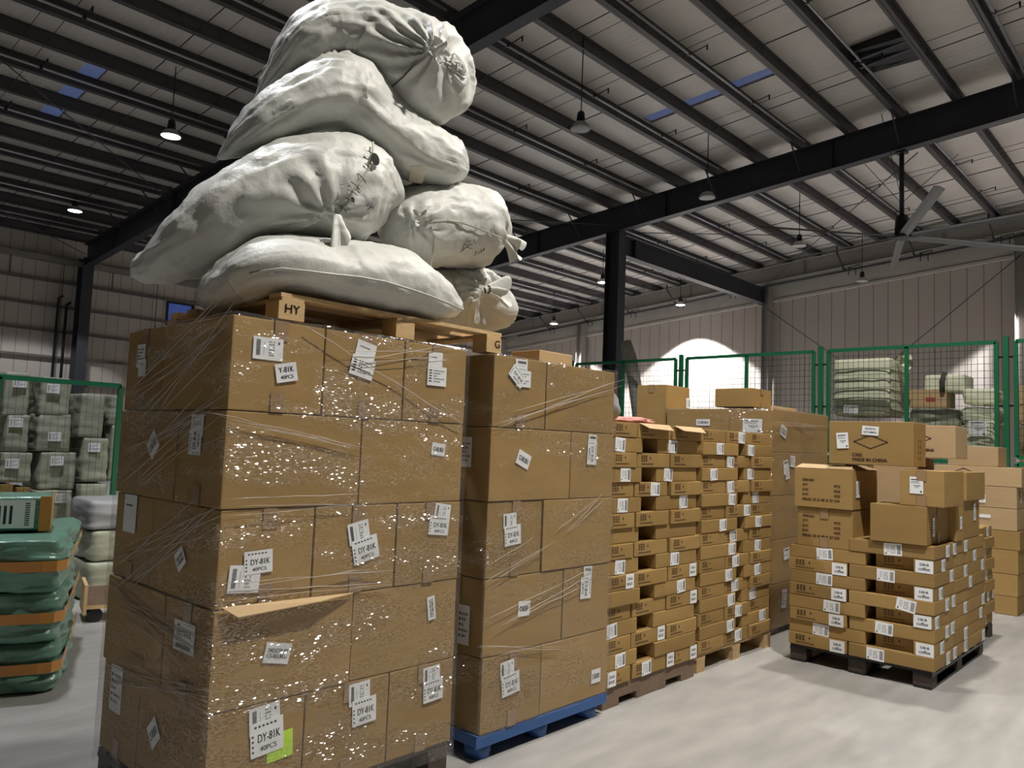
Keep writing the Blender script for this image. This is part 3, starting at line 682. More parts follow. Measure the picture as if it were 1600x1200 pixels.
def wrap(name, label, x0, x1, y0, y1, z0, z1, sides, top, mat, seed=0, step=.03, amp=.004, z_fn=None):
    """stretch film: a thin wrinkled skin held just off the goods it binds"""
    o = MB(); rnd = random.Random(seed); cx, cy = (x0+x1)/2, (y0+y1)/2
    per = [(x0, y0), (x1, y0), (x1, y1), (x0, y1)]; pts = []
    for i in range(4):
        (ax, ay), (bx, by) = per[i], per[(i+1) % 4]; n = max(2, int(math.hypot(bx-ax, by-ay)/step))
        for k in range(n):
            t = k/n; tx, ty = ax+(bx-ax)*t, ay+(by-ay)*t
            e = min(t, 1-t)*math.hypot(bx-ax, by-ay); pts.append((tx, ty, (by-ay), -(bx-ax), math.hypot(bx-ax, by-ay), e))
    nz = int((z1-z0)/step)+1; N = len(pts); v = []
    for j in range(nz+1):
        z = z0+(z1-z0)*j/nz
        for (px, py, nx, ny, L, e) in pts:
            q = Vector((px*2.2+seed, py*2.2, z*7+px*2.0+py)); dsp = amp*(noise.noise(q)+.6*noise.noise(q*2.7))+.0035
            if j in (0,): dsp += .004
            v.append((px+nx/L*dsp, py+ny/L*dsp, z + (.012*noise.noise(Vector((px*5, py*5, seed))) if j in (0, nz) else 0)))
    f = [(j*N+i, j*N+(i+1) % N, (j+1)*N+(i+1) % N, (j+1)*N+i) for j in range(nz) for i in range(N)]
    o.add(v, f, True)
    if top:
        ring = [nz*N+i for i in range(N)]; b = len(o.v)
        for i in range(N): o.v.append((x0+(x1-x0)*.12+(v[ring[i]][0]-x0)*.76, y0+(y1-y0)*.12+(v[ring[i]][1]-y0)*.76, z1+.006))
        for i in range(N): o.f.append((ring[i], ring[(i+1) % N], b+(i+1) % N, b+i)); o.sm.append(True)
    ob = o.build(name, mat); return tag(ob, uniq(label), 'plastic wrap')

# ---------------- pallet load 1: five layers of big cartons, sacks on top
SX0, SX1, SY0, SY1 = 1.368, 2.555, 2.68, 3.655
LZ1 = [.158, .532, .893, 1.252, 1.614, 1.968]
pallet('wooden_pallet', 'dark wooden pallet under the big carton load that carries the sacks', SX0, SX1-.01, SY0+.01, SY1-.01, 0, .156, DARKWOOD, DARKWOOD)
S1 = []; rnd = random.Random(3); G1 = 'big cartons under the sacks'
LAY = ['', 'bottom layer', 'second layer up', 'middle layer', 'second layer down', 'top layer']
def jit(a=.004): return rnd.uniform(-a, a)
for L in range(1, 6):
    z0, z1 = LZ1[L-1]+.001, LZ1[L]-.003
    if L % 2:
        for i, nm in enumerate(('left corner', 'middle', 'right')):
            xs_ = (SX0, 1.765, 2.178, SX1); j = jit()
            S1.append(carton(xs_[i]+.003+(jit() if i == 0 else 0), xs_[i+1]-.004, SY0+j+.004, 3.262, z0, z1, 'big brown carton, %s, %s of the front, below the sacks' % (LAY[L], nm), G1, tape='y'))
        S1.append(carton(SX0+jit()+.004, SX0+.59, 3.272, SY1+jit(), z0, z1, 'big brown carton, %s, rear end of the shaded left side, below sacks' % LAY[L], G1, tape='x'))
    else:
        for i, nm in enumerate(('left corner', 'right')):
            xs_ = (SX0-.006, 1.968, SX1); j = jit()
            S1.append(carton(xs_[i]+.003, xs_[i+1]-.004, SY0+j+.004, 3.068, z0, z1, 'big brown carton, %s, %s of the front, below the sacks' % (LAY[L], nm), G1, tape='x'))
        S1.append(carton(SX0+jit()-.004, SX0+.40, 3.078, SY1+jit(), z0, z1, 'big brown carton, %s, rear end of the shaded left side, below sacks' % LAY[L], G1, tape='y'))
for px, py, w_, h_, k, tl in ((419, 545, .125, .085, 'wide', 0), (447, 582, .092, .072, 'y', 12), (571, 551, .10, .09, 'blank', -12), (566, 574, .12, .085, 'lines', -12), (680, 565, .085, .085, 'blank', 0), (682, 588, .115, .088, 'lines', 0),
        (685, 702, .082, .056, 'code', -6), (382, 905, .125, .10, 'wide', -4), (404, 878, .115, .085, 'dy', 3), (561, 832, .105, .09, 'wide', 12), (571, 858, .13, .10, 'dy', 13), (691, 797, .095, .075, 'wide', -8), (685, 821, .12, .085, 'dy', -6),
        (432, 1020, .11, .075, 'code2', -12), (674, 950, .105, .045, 'code2', 98), (413, 1116, .125, .10, 'wide', 4), (416, 1150, .135, .125, 'dy', 5), (561, 1083, .105, .09, 'wide', 3), (568, 1110, .12, .105, 'dy', 3), (674, 1054, .10, .075, 'wide', 3), (676, 1078, .115, .095, 'dy', 3)):
    stick(S1, 'F', SY0, px, py, w_, h_, k, tl)
# neon sticker on the lowest label
b_ = S1[0]; p = at(435, 1165, y=SY0)
link('sticker', MB().box(-.055, .055, -.05, .05, -.0004, .0005).mesh('sticker', YELLOW), b_, None, face_M(DIMS and b_, 'F', p.x-(EXT[b_.name][0]+EXT[b_.name][1])/2+.004, p.z-EXT[b_.name][4], 4, .0052))['label'] = 'fluorescent yellow sticker'
for px, py, w_, h_, k, tl in ((222, 556, .085, .10, 'lines', 0), (224, 575, .075, .075, 'blank', 0), (243, 695, .09, .09, 'code', 45), (312, 665, .085, .10, 'wide', 90), (309, 690, .10, .10, 'dy', 90), (204, 800, .13, .16, 'blank', 0), (284, 873, .075, .075, 'code2', 40), (292, 995, .11, .17, 'wide', 90), (182, 1075, .12, .19, 'lines', 0), (242, 1145, .09, .09, 'code', 45)):
    stick(S1, 'L', SX0, px, py, w_, h_, k, tl)
wr = wrap('stretch_wrap', 'clear glinting stretch film round the big carton load below the sacks', SX0-.009, SX1+.006, SY0-.008, SY1+.012, .10, 1.972, 4, True, FILM, 3, .025, .003)
# a twisted strand of film running down the front
a, b = at(480, 512, y=SY0-.015), at(722, 663, y=SY0-.015)
MB().tube([a+(b-a)*t+Vector((0, -.004*math.sin(t*9), .004*math.sin(t*14))) for t in [i/14 for i in range(15)]], .0018, 6).build('film_strand', simple('film_strand', (.5, .45, .40), .3), wr)
def bands(root, face, plane, defs, n, seed):
    """gathered ropes of film pulled diagonally across a face"""
    r_ = random.Random(seed); fm = simple('gathered_film', (.46, .42, .38), .28)
    for i in range(n):
        (ax, ay), (bx, by), sp = defs[i % len(defs)]
        o1, o2 = r_.uniform(-sp, sp), r_.uniform(-sp, sp)
        kw = {'y': plane} if face == 'F' else {'x': plane}
        a, b = at(ax+r_.uniform(-20, 20), ay+o1, **kw), at(bx+r_.uniform(-20, 20), by+o2, **kw)
        MB().tube([a+(b-a)*(k/6)+Vector((0, 0, r_.uniform(-.004, .004))) for k in range(7)], [.0003]+[r_.uniform(.0006, .0017) for _ in range(5)]+[.0003], 5).build('film_fold', fm, root)
bands(wr, 'L', SX0-.016, [((215, 620), (350, 505), 45), ((200, 740), (335, 650), 40), ((190, 890), (330, 800), 35), ((175, 935), (320, 1030), 40), ((172, 1040), (330, 1110), 30)], 60, 4)
bands(wr, 'F', SY0-.015, [((345, 650), (560, 690), 25), ((350, 930), (600, 900), 18), ((360, 800), (560, 770), 20), ((520, 560), (700, 545), 12)], 14, 5)
# torn flap of a carton lid sticking out through the film
fm_ = at(335, 948, y=SY0-.03); fe = at(552, 925, y=SY0-.03)
fq = [p_-S1[4].location for p_ in (at(372, 966, y=SY0-.045), at(500, 941, y=SY0-.05), at(553, 927, y=SY0-.012), at(346, 951, y=SY0-.012))]
MB().add(fq+[q_+Vector((0, 0, .004)) for q_ in fq], [(0, 1, 2, 3), (7, 6, 5, 4), (0, 4, 5, 1), (1, 5, 6, 2), (3, 7, 4, 0)]).build('loose_flap', CARD_L, S1[4])

# ---------------- pallet with the sacks
PB = empty('wooden_pallet', (2.20, 3.22, 1.982)); PB.scale.z = .84; tag(PB, uniq('pale wooden pallet marked HY lying on top of the cartons, carrying the sacks'), 'pallet')
for i in range(6):
    y = -.455+i*.91/5; MB().box(-.625, .625, y-.045, y+.045, .105, .125).build('deck_board', PALEWOOD, PB)
for x in (-.57, 0, .57): MB().box(x-.05, x+.05, -.50, .50, .086, .1045).build('stringer_board', PALEWOOD, PB)
for x in (-.57, 0, .57):
    for y in (-.455, 0, .455): MB().box(x-.055-(.01 if x < 0 else 0), x+.05, y-.05, y+.05, 0, .0855).build('block', PALEWOOD, PB)
for txt, x, sz in (('HY', -.575, .05), ('G', .59, .035)):
    mm = MB(); put_text(mm, txt, 0, 0, sz*1.3 if txt == 'HY' else sz, .04 if txt == 'HY' else .045, 0, .0012)
    M = Matrix(((1, 0, 0), (0, 0, 1), (0, -1, 0))); M = Matrix(((1, 0, 0, x), (0, 0, -1, -.507), (0, 1, 0, .052), (0, 0, 0, 1)))
    o = mm.build('stamped_letters', INKB, PB, None, M); o['label'] = 'dark stencilled letters ' + txt

# ---------------- pallet load 2 on the blue plastic pallet
TX0, TX1, TY0, TY1 = 2.738, 3.768, 2.68, 3.70
LZ2 = [.130, .490, .866, 1.242, 1.610, 1.974]
bp_ = empty('plastic_pallet', (3.25, 3.19, 0)); tag(bp_, uniq('blue plastic pallet under the second tall carton load'), 'pallet')
MB().box(-.52, .52, -.50, .50, .075, .128).build('deck', BLUEP, bp_)
MB().box(-.525, .525, -.505, -.4995, .07, .118).build('rim', BLUEP, bp_)
for x in (-.43, 0, .43):
    for y in (-.42, 0, .42): MB().tube([(x, y, 0), (x, y, .0745)], [.062, .07], 20).build('leg', BLUEP, bp_)
S2 = []; G2 = 'big cartons on the blue pallet'; js = [0, 3.182, 3.346, 3.153, 3.371, 3.144]
for L in range(1, 6):
    z0, z1 = LZ2[L-1]+.001, LZ2[L]-.003; j = js[L]; dl = .40 if j > 3.25 else .60
    S2.append(carton(TX0+.003+jit(), j-.004, TY0+.004+jit(), TY0+dl, z0, z1, 'big brown carton, %s, left of the front, above the blue pallet' % LAY[L], G2, tape='x' if j > 3.25 else 'y'))
    S2.append(carton(j+.004, TX1-.003+jit(), TY0+.004+jit(), TY0+(1.0-dl if L != 5 else .6), z0, z1, 'big brown carton, %s, right of the front, above the blue pallet' % LAY[L], G2, tape='x'))
for px, py, w_, h_, k, tl in ((814, 576, .095, .09, 'wide', -90), (817, 592, .11, .085, 'lines', 0), (807, 588, .115, .07, 'dy', -38), (817, 718, .10, .075, 'code', -22), (925, 693, .10, .075, 'wide', -92), (924, 708, .13, .085, 'dy', -92), (797, 814, .095, .075, 'wide', 3), (801, 836, .12, .10, 'dy', 5),
        (819, 951, .09, .075, 'code', -4), (918, 900, .11, .075, 'wide', -92), (915, 918, .12, .095, 'dy', -92), (792, 1046, .10, .085, 'wide', 5), (797, 1068, .13, .105, 'dy', 6), (931, 1056, .085, .075, 'code', 0)):
    stick(S2, 'F', TY0, px, py, w_, h_, k, tl)
for px, py, w_, h_, k, tl in ((731, 706, .07, .15, 'lines', 0), (725, 976, .08, .19, 'lines', 0)): stick(S2, 'L', TX0, px, py, w_, h_, k, tl)
w2 = wrap('stretch_wrap', 'clear stretch film round the carton load on the blue pallet', TX0-.008, TX1+.008, TY0-.008, TY1+.01, .132, 1.978, 4, True, FILM2, 9, .028, .003)
bands(w2, 'F', TY0-.015, [((775, 660), (960, 590), 16), ((870, 850), (950, 770), 22), ((765, 900), (850, 850), 14), ((765, 1020), (880, 1010), 12), ((770, 990), (930, 890), 25)], 16, 6)
carton(3.33, 3.63, 2.90, 3.12, 1.986, 2.072, 'small flat tan carton lying on top of the load above the blue pallet', None, CARD_L, .002)

# ---------------- load 3 and 4: flat cartons, seventeen layers
def blk(mb):
    for r in range(3):
        for c in range(3): dash(mb, -.085+c*.024, -.085+c*.024+.017, .022-r*.014, .022-r*.014+.008)
    for c in range(7): dash(mb, -.085+c*.020, -.085+c*.020+.016, -.026, -.020)
    dash(mb, .012, .022, .006, .022)
BLKM = None
def put_block(box, face, u, z):
    global BLKM
    if BLKM is None: m = MB(); blk(m); BLKM = m.mesh('printing', INKB)
    link('printing', BLKM, box, None, face_M(box, face, u, z, 0, .0020))
ST3 = 'stack beside the blue pallet'; ST4 = 'stack second from the blue pallet'
def ordl(k, n=17):
    r = n-k     # counted from the top
    return ('%s layer down' % ORD[r+1]) if r else 'topmost layer'
def flat_stack(y, zb, h, n, odd, even, st, grp, rnd, deep=.36):
    out = []
    for k in range(n):
        L = n-k; z0 = zb+k*h; z1 = z0+h-.002
        cols = odd if (L % 2) else even
        for i, (a, b, dp) in enumerate(cols):
            j = rnd.uniform(-.010, .012); ja = rnd.uniform(-.008, .008) if i else 0
            nm = ['left', 'middle', 'right'][i] if len(cols) == 3 else ['left', 'right'][i]
            c = carton(a+ja, b+ja-.004, y+j, y+j+dp, z0, z1, 'flat carton, %s, %s, %s' % (nm, ordl(k+1, n), st), grp, None, .002)
            if (L % 2): put_block(c, 'F', -(b-a)/2+.13, h*.5)
            out.append(c)
    return out
r3 = random.Random(11)
pallet('wooden_pallet', 'old brown notched wooden pallet under the flat cartons beside the blue pallet', 3.81, 4.86, 2.735, 3.72, 0, .125, MIDWOOD, MIDWOOD, style='stringer')
A3 = flat_stack(2.725, .128, .0918, 17, [(3.80, 4.075, .5), (4.09, 4.47, .5), (4.482, 4.862, .5)], [(3.80, 4.145, .37), (4.33, 4.84, .37)], ST3, 'flat cartons beside the blue pallet', r3)
pallet('wooden_pallet', 'pale broken wooden pallet under the second flat carton stack', 4.93, 6.10, 2.76, 3.80, 0, .125, PALEWOOD, PALEWOOD)
A4 = flat_stack(2.755, .128, .0918, 17, [(4.93, 5.30, .5), (5.312, 5.69, .5), (5.70, 6.075, .5)], [(4.945, 5.48, .37), (5.60, 6.07, .37)], ST4, 'flat cartons second from the blue pallet', r3)
# the top carton of load 3 has its lid sprung open
for bx_, (u0, u1) in ((A3[-1], (-.18, .18)), (A3[-2], (-.18, .17))):
    w_, d_, h_ = DIMS[bx_.name]
    MB().add([(u0, -d_/2, h_+.002), (u1, -d_/2, h_+.002), (u1-.02, -d_/2-.05, h_-.035), (u0+.03, -d_/2-.06, h_-.03)], [(0, 1, 2, 3)]).add([(u0, -d_/2, h_+.0035), (u1, -d_/2, h_+.0035), (u1-.02, -d_/2-.051, h_-.0335), (u0+.03, -d_/2-.061, h_-.0285)], [(3, 2, 1, 0)]).build('loose_flap', CARD_L, bx_)
BAR3 = [(968, 690), (1053, 696), (977, 735), (1046, 737), (1025, 759), (972, 783), (1069, 779), (970, 882), (1054, 866), (1064, 912), (957, 986), (969, 1032), (1010, 1044)]
BLK3 = [(985, 905), (1082, 883), (1084, 927), (1039, 986), (1043, 1029), (1088, 1012), (955, 1069)]
BAR4 = [(1123, 698), (1159, 683), (1172, 703), (1139, 718.5), (1114, 736), (1173, 739), (1141, 758), (1142, 778), (1182, 775), (1167, 795), (1128, 817), (1183, 814), (1147, 835), (1184, 848), (1142, 857), (1148, 875), (1182, 887), (1137, 898), (1149, 915), (1177, 927), (1141, 939), (1152, 955), (1191, 960), (1139, 979), (1153, 992)]
for p_ in BAR3: stick(A3, 'F', 2.725, *p_, .105, .084, 'bar', r3.uniform(-4, 4))
for p_ in BLK3: stick(A3, 'F', 2.725, *p_, .085, .086, 'black', 0)
for p_ in BAR4: stick(A4, 'F', 2.755, *p_, .105, .084, 'bar', r3.uniform(-4, 4))
# things lying on load 3
def blob(name, label, cat, c, sx, sy, sz, mat, seed, amp=.12, n=18):
    m = MB(); v = []; f = []
    for i in range(n+1):
        for j in range(2*n):
            a, b = math.pi*i/n, math.pi*j/n; d = Vector((math.sin(a)*math.cos(b), math.sin(a)*math.sin(b), math.cos(a)))
            k = 1+amp*noise.noise(d*2.2+Vector((seed, 0, 0)))+amp*.4*noise.noise(d*6+Vector((seed, 3, 0)))
            v.append((d.x*sx*k, d.y*sy*k, max(d.z, -.75)*sz*k+sz*.75))
    for i in range(n):
        for j in range(2*n): a = i*2*n+j; b = i*2*n+(j+1) % (2*n); f.append((a, a+2*n, b+2*n, b))
    m.add(v, f, True); o = m.build(name, mat, None, c); return tag(o, uniq(label), cat)
blob('plastic_sack', 'pale grey plastic sack lying on the flat cartons beside the blue pallet', 'sack', (4.02, 3.05, 1.692), .17, .20, .13, DIRTY, 2)
blob('folded_cloth', 'crumpled pink cloth next to the grey sack on the flat cartons', 'cloth', (4.40, 3.02, 1.692), .17, .17, .028, PINK, 5, .3)

# ---------------- load 5: wrapped big cartons behind the flat stacks
pallet('wooden_pallet', 'dark pallet under the wrapped carton load at the end of the row', 6.42, 7.64, 2.92, 3.94, 0, .045, DARKWOOD, DARKWOOD, style='stringer')
S5 = []; G5 = 'wrapped big cartons at the end of the row'
for L in range(1, 6):
    z0 = .05+.374*(L-1); z1 = z0+.371
    ys_ = (2.905, 3.31, 3.95) if L % 2 else (2.905, 3.50, 3.95)
    S5.append(carton(6.405, 7.00, ys_[0], ys_[1]-.004, z0, z1, 'big carton at the near corner, %s, wrapped load ending the row' % LAY[L], G5))
    S5.append(carton(7.008, 7.64, ys_[0], ys_[1]-.004, z0, z1, 'big carton right of the corner, %s, wrapped load ending the row' % LAY[L], G5))
    S5.append(carton(6.405, 7.00, ys_[1], ys_[2], z0, z1, 'big carton at the rear left, %s, wrapped load ending the row' % LAY[L], G5))
for px, py, w_, h_, k, tl in ((1099, 660, .14, .06, 'code', 0), (1176, 665, .18, .12, 'form', -2)): stick(S5, 'L', 6.405, px, py, w_, h_, k, tl)
for px, py, w_, h_, k, tl in ((1223, 674, .12, .10, 'code2', -20), (1227, 730, .12, .10, 'wide', -80), (1229, 738, .12, .08, 'dy', -80), (1237, 721, .10, .10, 'lines', -5), (1224, 935, .1, .16, 'lines', -5), (1228, 865, .1, .12, 'wide', -85)): stick(S5, 'F', 2.905, px, py, w_, h_, k, tl)
w5 = wrap('stretch_wrap', 'shiny stretch film round the carton load behind the two flat stacks', 6.393, 7.652, 2.893, 3.962, .02, 1.925, 4, True, FILM2, 21, .05, .006)
bands(w5, 'F', 2.884, [((1218, 650), (1292, 690), 12), ((1214, 720), (1240, 760), 15), ((1225, 665), (1294, 675), 10)], 9, 7)
carton(6.42, 6.80, 3.10, 3.46, 1.935, 2.10, 'plain tan carton on top of the wrapped load, the right one of two', None, CARD, .003, tape='y')
z = .02
for k in range(4):
    if k == 3: T1 = carton(6.42, 6.85, 3.97, 4.30, 1.69, 2.15, 'tall tan carton with white label behind the wrapped load, left one', None, CARD, .003, tape='x')
    else: carton(6.42, 6.85, 3.97, 4.30, z, z+.553, 'plain tan carton, %s from floor, under the tall labelled carton behind wrapped load' % ORD[k+1], None, CARD, .003); z += .556
stick([T1], 'F', 3.97, 1081, 631, .075, .10, 'bar', 0)
for i, (a, b, c, d, e) in enumerate(((7.02, 7.60, 3.2, 3.6, 1.99), )):
    carton(a, b, c, d, 1.935, 1.985, 'low tan carton lid on the right of the wrapped load top', None, CARD_L, .003)

# ---------------- load R: flat cartons with loose cartons on top
RX, RY0, RY1 = 5.82, 1.50, 2.49
pallet('wooden_pallet', 'black wooden pallet under the flat cartons marked coffee', RX+.02, 7.27, RY0+.02, RY1, 0, .122, BLACK, DARKWOOD, front='L')
SR = []; GR = 'flat cartons on the right pallet'; rr = random.Random(5); hR = .0915
STR = 'coffee-labelled stack at right'
for r in range(1, 10):
    z0 = .125+(9-r)*hR; z1 = z0+hR-.002; lay = ('%s row down' % ORD[r]) if r > 1 else 'top row'
    def cr(a, b, c, d, nm, pr=False, fc='L'):
        o = carton(a, b, c, d, z0, z1, 'flat carton, %s, %s, %s' % (nm, lay, STR), GR, None, .002); SR.append(o)
        if pr: put_block(o, fc, -(d-c)/2+.14 if fc == 'L' else 0, hR*.5)
        return o
    j = lambda: rr.uniform(-.008, .008)
    if r % 2:      # long carton at the right half
        if r > 1: cr(RX+j(), RX+.5, 2.07, RY1+j(), 'left part', True)
        cr(RX+j(), RX+.37, RY0, 2.055, 'long right part')
        cols = ((6.20, 6.70), (6.71, 7.24))
    else:
        cr(RX+j(), RX+.37, 1.945, RY1-.005+j(), 'long left part')
        cr(RX+.055, RX+.42, 1.635, 1.89, 'recessed middle', True)
        cr(RX+.004, RX+.50, RY0+.004, 1.63, 'right corner end')
        cols = ((6.335, 6.72), (6.73, 7.245))
    for i, (a, b) in enumerate(cols):
        cr(a, b, RY0+abs(j()), RY0+.40, ('centre of shaded side', 'far end of shaded side')[i])
for px, py in ((1288, 864), (1395, 859), (1288, 905), (1384, 901), (1300, 948), (1282, 986), (1381, 987), (1368, 1026)): stick(SR, 'L', RX, px, py, .118, .083, 'bar', rr.uniform(-3, 3))
stick(SR, 'L', RX, 1416, 951, .125, .083, 'bar', -9)
for px, py in ((1313, 890), (1311, 929), (1307, 971), (1308, 1014)): stick(SR, 'L', RX, px, py, .105, .084, 'coffee', 0)
for px, py in ((1444, 889), (1443, 932), (1440, 978), (1447, 1021)): stick(SR, 'L', RX, px, py, .112, .084, 'coffee', 0)
for px, py in ((1483, 861), (1492, 858), (1509, 856), (1474, 886), (1524, 873), (1488, 902), (1510, 896), (1536, 889), (1470, 930), (1516, 914), (1479, 946), (1491, 943), (1509, 940), (1536, 928), (1464, 974), (1479, 989), (1489, 985), (1509, 980), (1533, 965), (1472, 1018), (1509, 994), (1511, 1017), (1537, 1003), (1481, 1032), (1493, 1029)):
    stick(SR, 'F', RY0, px, py, .10, .083, 'bar', 0)
# loose cartons on load R
TXT = ['ITEM NO', 'QTY:', 'G.W:', 'N.W:']
def spec(mb, w=.30, h=.17):
    rows = [('ITEM NO', None), ('QTY:', 'PCS'), ('G.W:', 'KGS'), ('N.W:', 'KGS'), ('MEAS: 53 X 40 X 27 CM', None)]
    for i, (a, b) in enumerate(rows):
        y = h*.42-h*.21*i; wa = {'ITEM NO': .085, 'QTY:': .042, 'G.W:': .044, 'N.W:': .044}.get(a, .27)
        put_text(mb, a, -w/2+wa/2, y, wa, .019, 0, .0017)
        if b: put_text(mb, b, w/2-.045, y, .042, .019, 0, .0017)
zt = .125+8*hR
c3 = carton(RX+.01, RX+.50, 2.035, 2.44, zt, zt+.285, 'tan carton printed ITEM NO, the lower of two on the coffee-labelled stack', None, CARD, .001, tape='x')
put_print(c3, 'L', -.01, .15, lambda m: spec(m), INKB)
c2 = carton(RX-.01, RX+.52, 2.03, 2.455, zt+.288, zt+.575, 'tan carton printed ITEM NO with sprung top flaps, the upper of two', None, CARD, .001)
put_print(c2, 'L', 0, .13, lambda m: spec(m), INKB)
for fl_ in ([(-.265, .21, .288), (-.265, -.21, .288), (-.20, -.19, .315), (-.16, .20, .318)], [(-.26, -.213, .288), (.26, -.213, .288), (.20, -.14, .318), (-.16, -.12, .325)]):
    MB().add(fl_, [(0, 1, 2, 3)]).add([(a, b, c+.003) for a, b, c in fl_], [(3, 2, 1, 0)]).build('flap', CARD_L, c2)
put_label(c2, 'F', -.17, .15, .075, .12, 'bar', 0, .006)
zt9 = .125+9*hR
c4 = carton(RX-.02, RX+.52, 1.54, 1.905, zt9+.001, zt9+.262, 'plain wide tan carton beside the two ITEM NO cartons, under the labelled one', None, CARD, .004, tape='y')
put_label(c4, 'F', -.13, .12, .05, .13, 'lines', 0, .006)
c5 = carton(RX-.01, RX+.50, 1.435, 1.715, zt9+.265, zt9+.508, 'small tan carton with one white label, under the MADE IN CHINA carton', None, CARD, .003, tape='x')
put_label(c5, 'L', -.03, .14, .085, .115, 'form', 0, .005)
c1 = carton(RX+.03, RX+.32, 1.635, 2.215, zt+.62, zt+.93, 'tan carton printed MADE IN CHINA with a diamond, on top of the right stack', None, CARD, .001)
def diamond(mb, rx=.115, rz=.048, t=.0075):
    for k in range(4):
        P_ = [(-rx, 0), (0, rz), (rx, 0), (0, -rz)]; a = Vector((*P_[k], 0)); b = Vector((*P_[(k+1) % 4], 0)); n_ = (b-a).normalized(); s_ = Vector((-n_.y, n_.x, 0))*t/2
        mb.add([a-s_-n_*t*.4, b-s_+n_*t*.4, b+s_+n_*t*.4, a+s_-n_*t*.4], [(0, 1, 2, 3)])
put_print(c1, 'L', .005, .165, diamond, INKB)
put_print(c1, 'L', .0, .052, lambda m: (put_text(m, 'C/NO:', -.085, .018, .07, .024, 0, .0022), put_text(m, 'MADE IN CHINA', .0, -.016, .235, .024, 0, .0022)), INKB)
put_label(c1, 'L', .005, .245, .115, .065, 'qty', -4, .0065); put_label(c1, 'L', -.19, .17, .085, .115, 'form', 4, .0065)
put_print(c1, 'F', .06, .13, lambda m: [dash(m, x, x+.012, z_, z_+.02) for x in (-.1, -.05) for z_ in (-.08, -.04, 0, .04)], INKB)

# ================================================================== SACKS
def catmull(P, t):
    n = len(P)-1; i = min(int(t*n), n-1); u = t*n-i
    p0, p1, p2, p3 = P[max(i-1, 0)], P[i], P[i+1], P[min(i+2, n)]
    return .5*((2*p1)+(p2-p0)*u+(2*p0-5*p1+4*p2-p3)*u*u+(3*p1-p0-3*p2+p3)*u*u*u)
def px2m(px, y, p): return px*((p-CAM).dot(fw))/F_PX
def sack(label, st, seed, wr=.012, gathers=(), seam=None, sq=2.3, nS=110, nR=84, mat=None, flat=None):
    """st: stations (px, py, y, half height in px, half thickness in m) turned into places and metres"""
    cs = []; aa = []; bb = []
    for px, py, y, r, d in st:
        p = at(px, py, y=y); cs.append(p); aa.append(Vector((px2m(r, y, p), d, 0)))
    m = MB(); o = []
    base = cs[len(cs)//2].copy()
    v = []; f = []
    for i in range(nS+1):
        t = i/nS; c = catmull(cs, t); ra = catmull(aa, t)
        T = (catmull(cs, min(1, t+.01))-catmull(cs, max(0, t-.01))).normalized()
        D = (c-CAM).normalized(); D = (D-T*D.dot(T)).normalized(); N = T.cross(D).normalized()
        if N.z < 0: N = -N
        for k in range(nR):
            a = 2*math.pi*k/nR; ca, sa = math.cos(a), math.sin(a)
            ex = 2/sq; x = math.copysign(abs(ca)**ex, ca); y_ = math.copysign(abs(sa)**ex, sa)
            p = c + N*(max(ra.x, .001)*y_) + D*(max(ra.y, .001)*x)
            v.append(p)
    # folds and dents
    out = []
    for i in range(nS+1):
        t = i/nS; cen = sum((v[i*nR+k] for k in range(0, nR, 7)), Vector())/len(range(0, nR, 7))
        fade = min(1, t*9, (1-t)*9)
        for k in range(nR):
            p = v[i*nR+k]; n_ = (p-cen); L = n_.length
            if L < 1e-5: out.append(p); continue
            n_ /= L; a = 2*math.pi*k/nR
            q = p*4+Vector((seed*7.1, 0, 0))
            big = noise.noise(q*.8)*wr*2.0 + noise.noise(q*2.1)*wr
            s_ = Vector((t*9+seed, math.cos(a)*2.4, math.sin(a)*2.4)); ridge = (1-abs(noise.noise(s_*1.1))*2)
            s2 = Vector((t*3+seed, math.cos(a)*6.5, math.sin(a)*6.5)); rid2 = (1-abs(noise.noise(s2))*2.2)
            p = p + n_*fade*(big + ridge*wr*.55 + rid2*wr*.5 + noise.noise(q*6)*wr*.42 + (1-abs(noise.noise(q*3.2+Vector((t*5, 0, 0))))*3)*wr*.22)
            for (G, rad, kk, amp, pull) in gathers:
                dv = p-G; dd = dv.length
                if dd < rad:
                    # direction around the gather, in the plane across the line to the sack's middle
                    ax = (G-cen).normalized(); e1 = Vector((0, 0, 1)); e1 = (e1-ax*e1.dot(ax)).normalized(); e2 = ax.cross(e1)
                    ph = math.atan2(dv.dot(e2), dv.dot(e1)); w_ = (1-dd/rad)
                    p = p + n_*amp*math.sin(ph*kk+3*noise.noise(p*5))*math.sin(math.pi*min(1, dd/rad*1.0))*w_**.5*1.3 + (G-p)*pull*w_**2
            out.append(p)
    for i in range(nS):
        for k in range(nR):
            a = i*nR+k; b = i*nR+(k+1) % nR; f.append((a, b, b+nR, a+nR))
    f.append(tuple(range(nR))[::-1]); f.append(tuple(nS*nR+k for k in range(nR)))
    m.add([p-base for p in out], f, True)
    ob = m.build('woven_sack', mat or SACK, None, base)
    tag(ob, uniq(label), 'sack')
    return ob, base, out, nR, nS
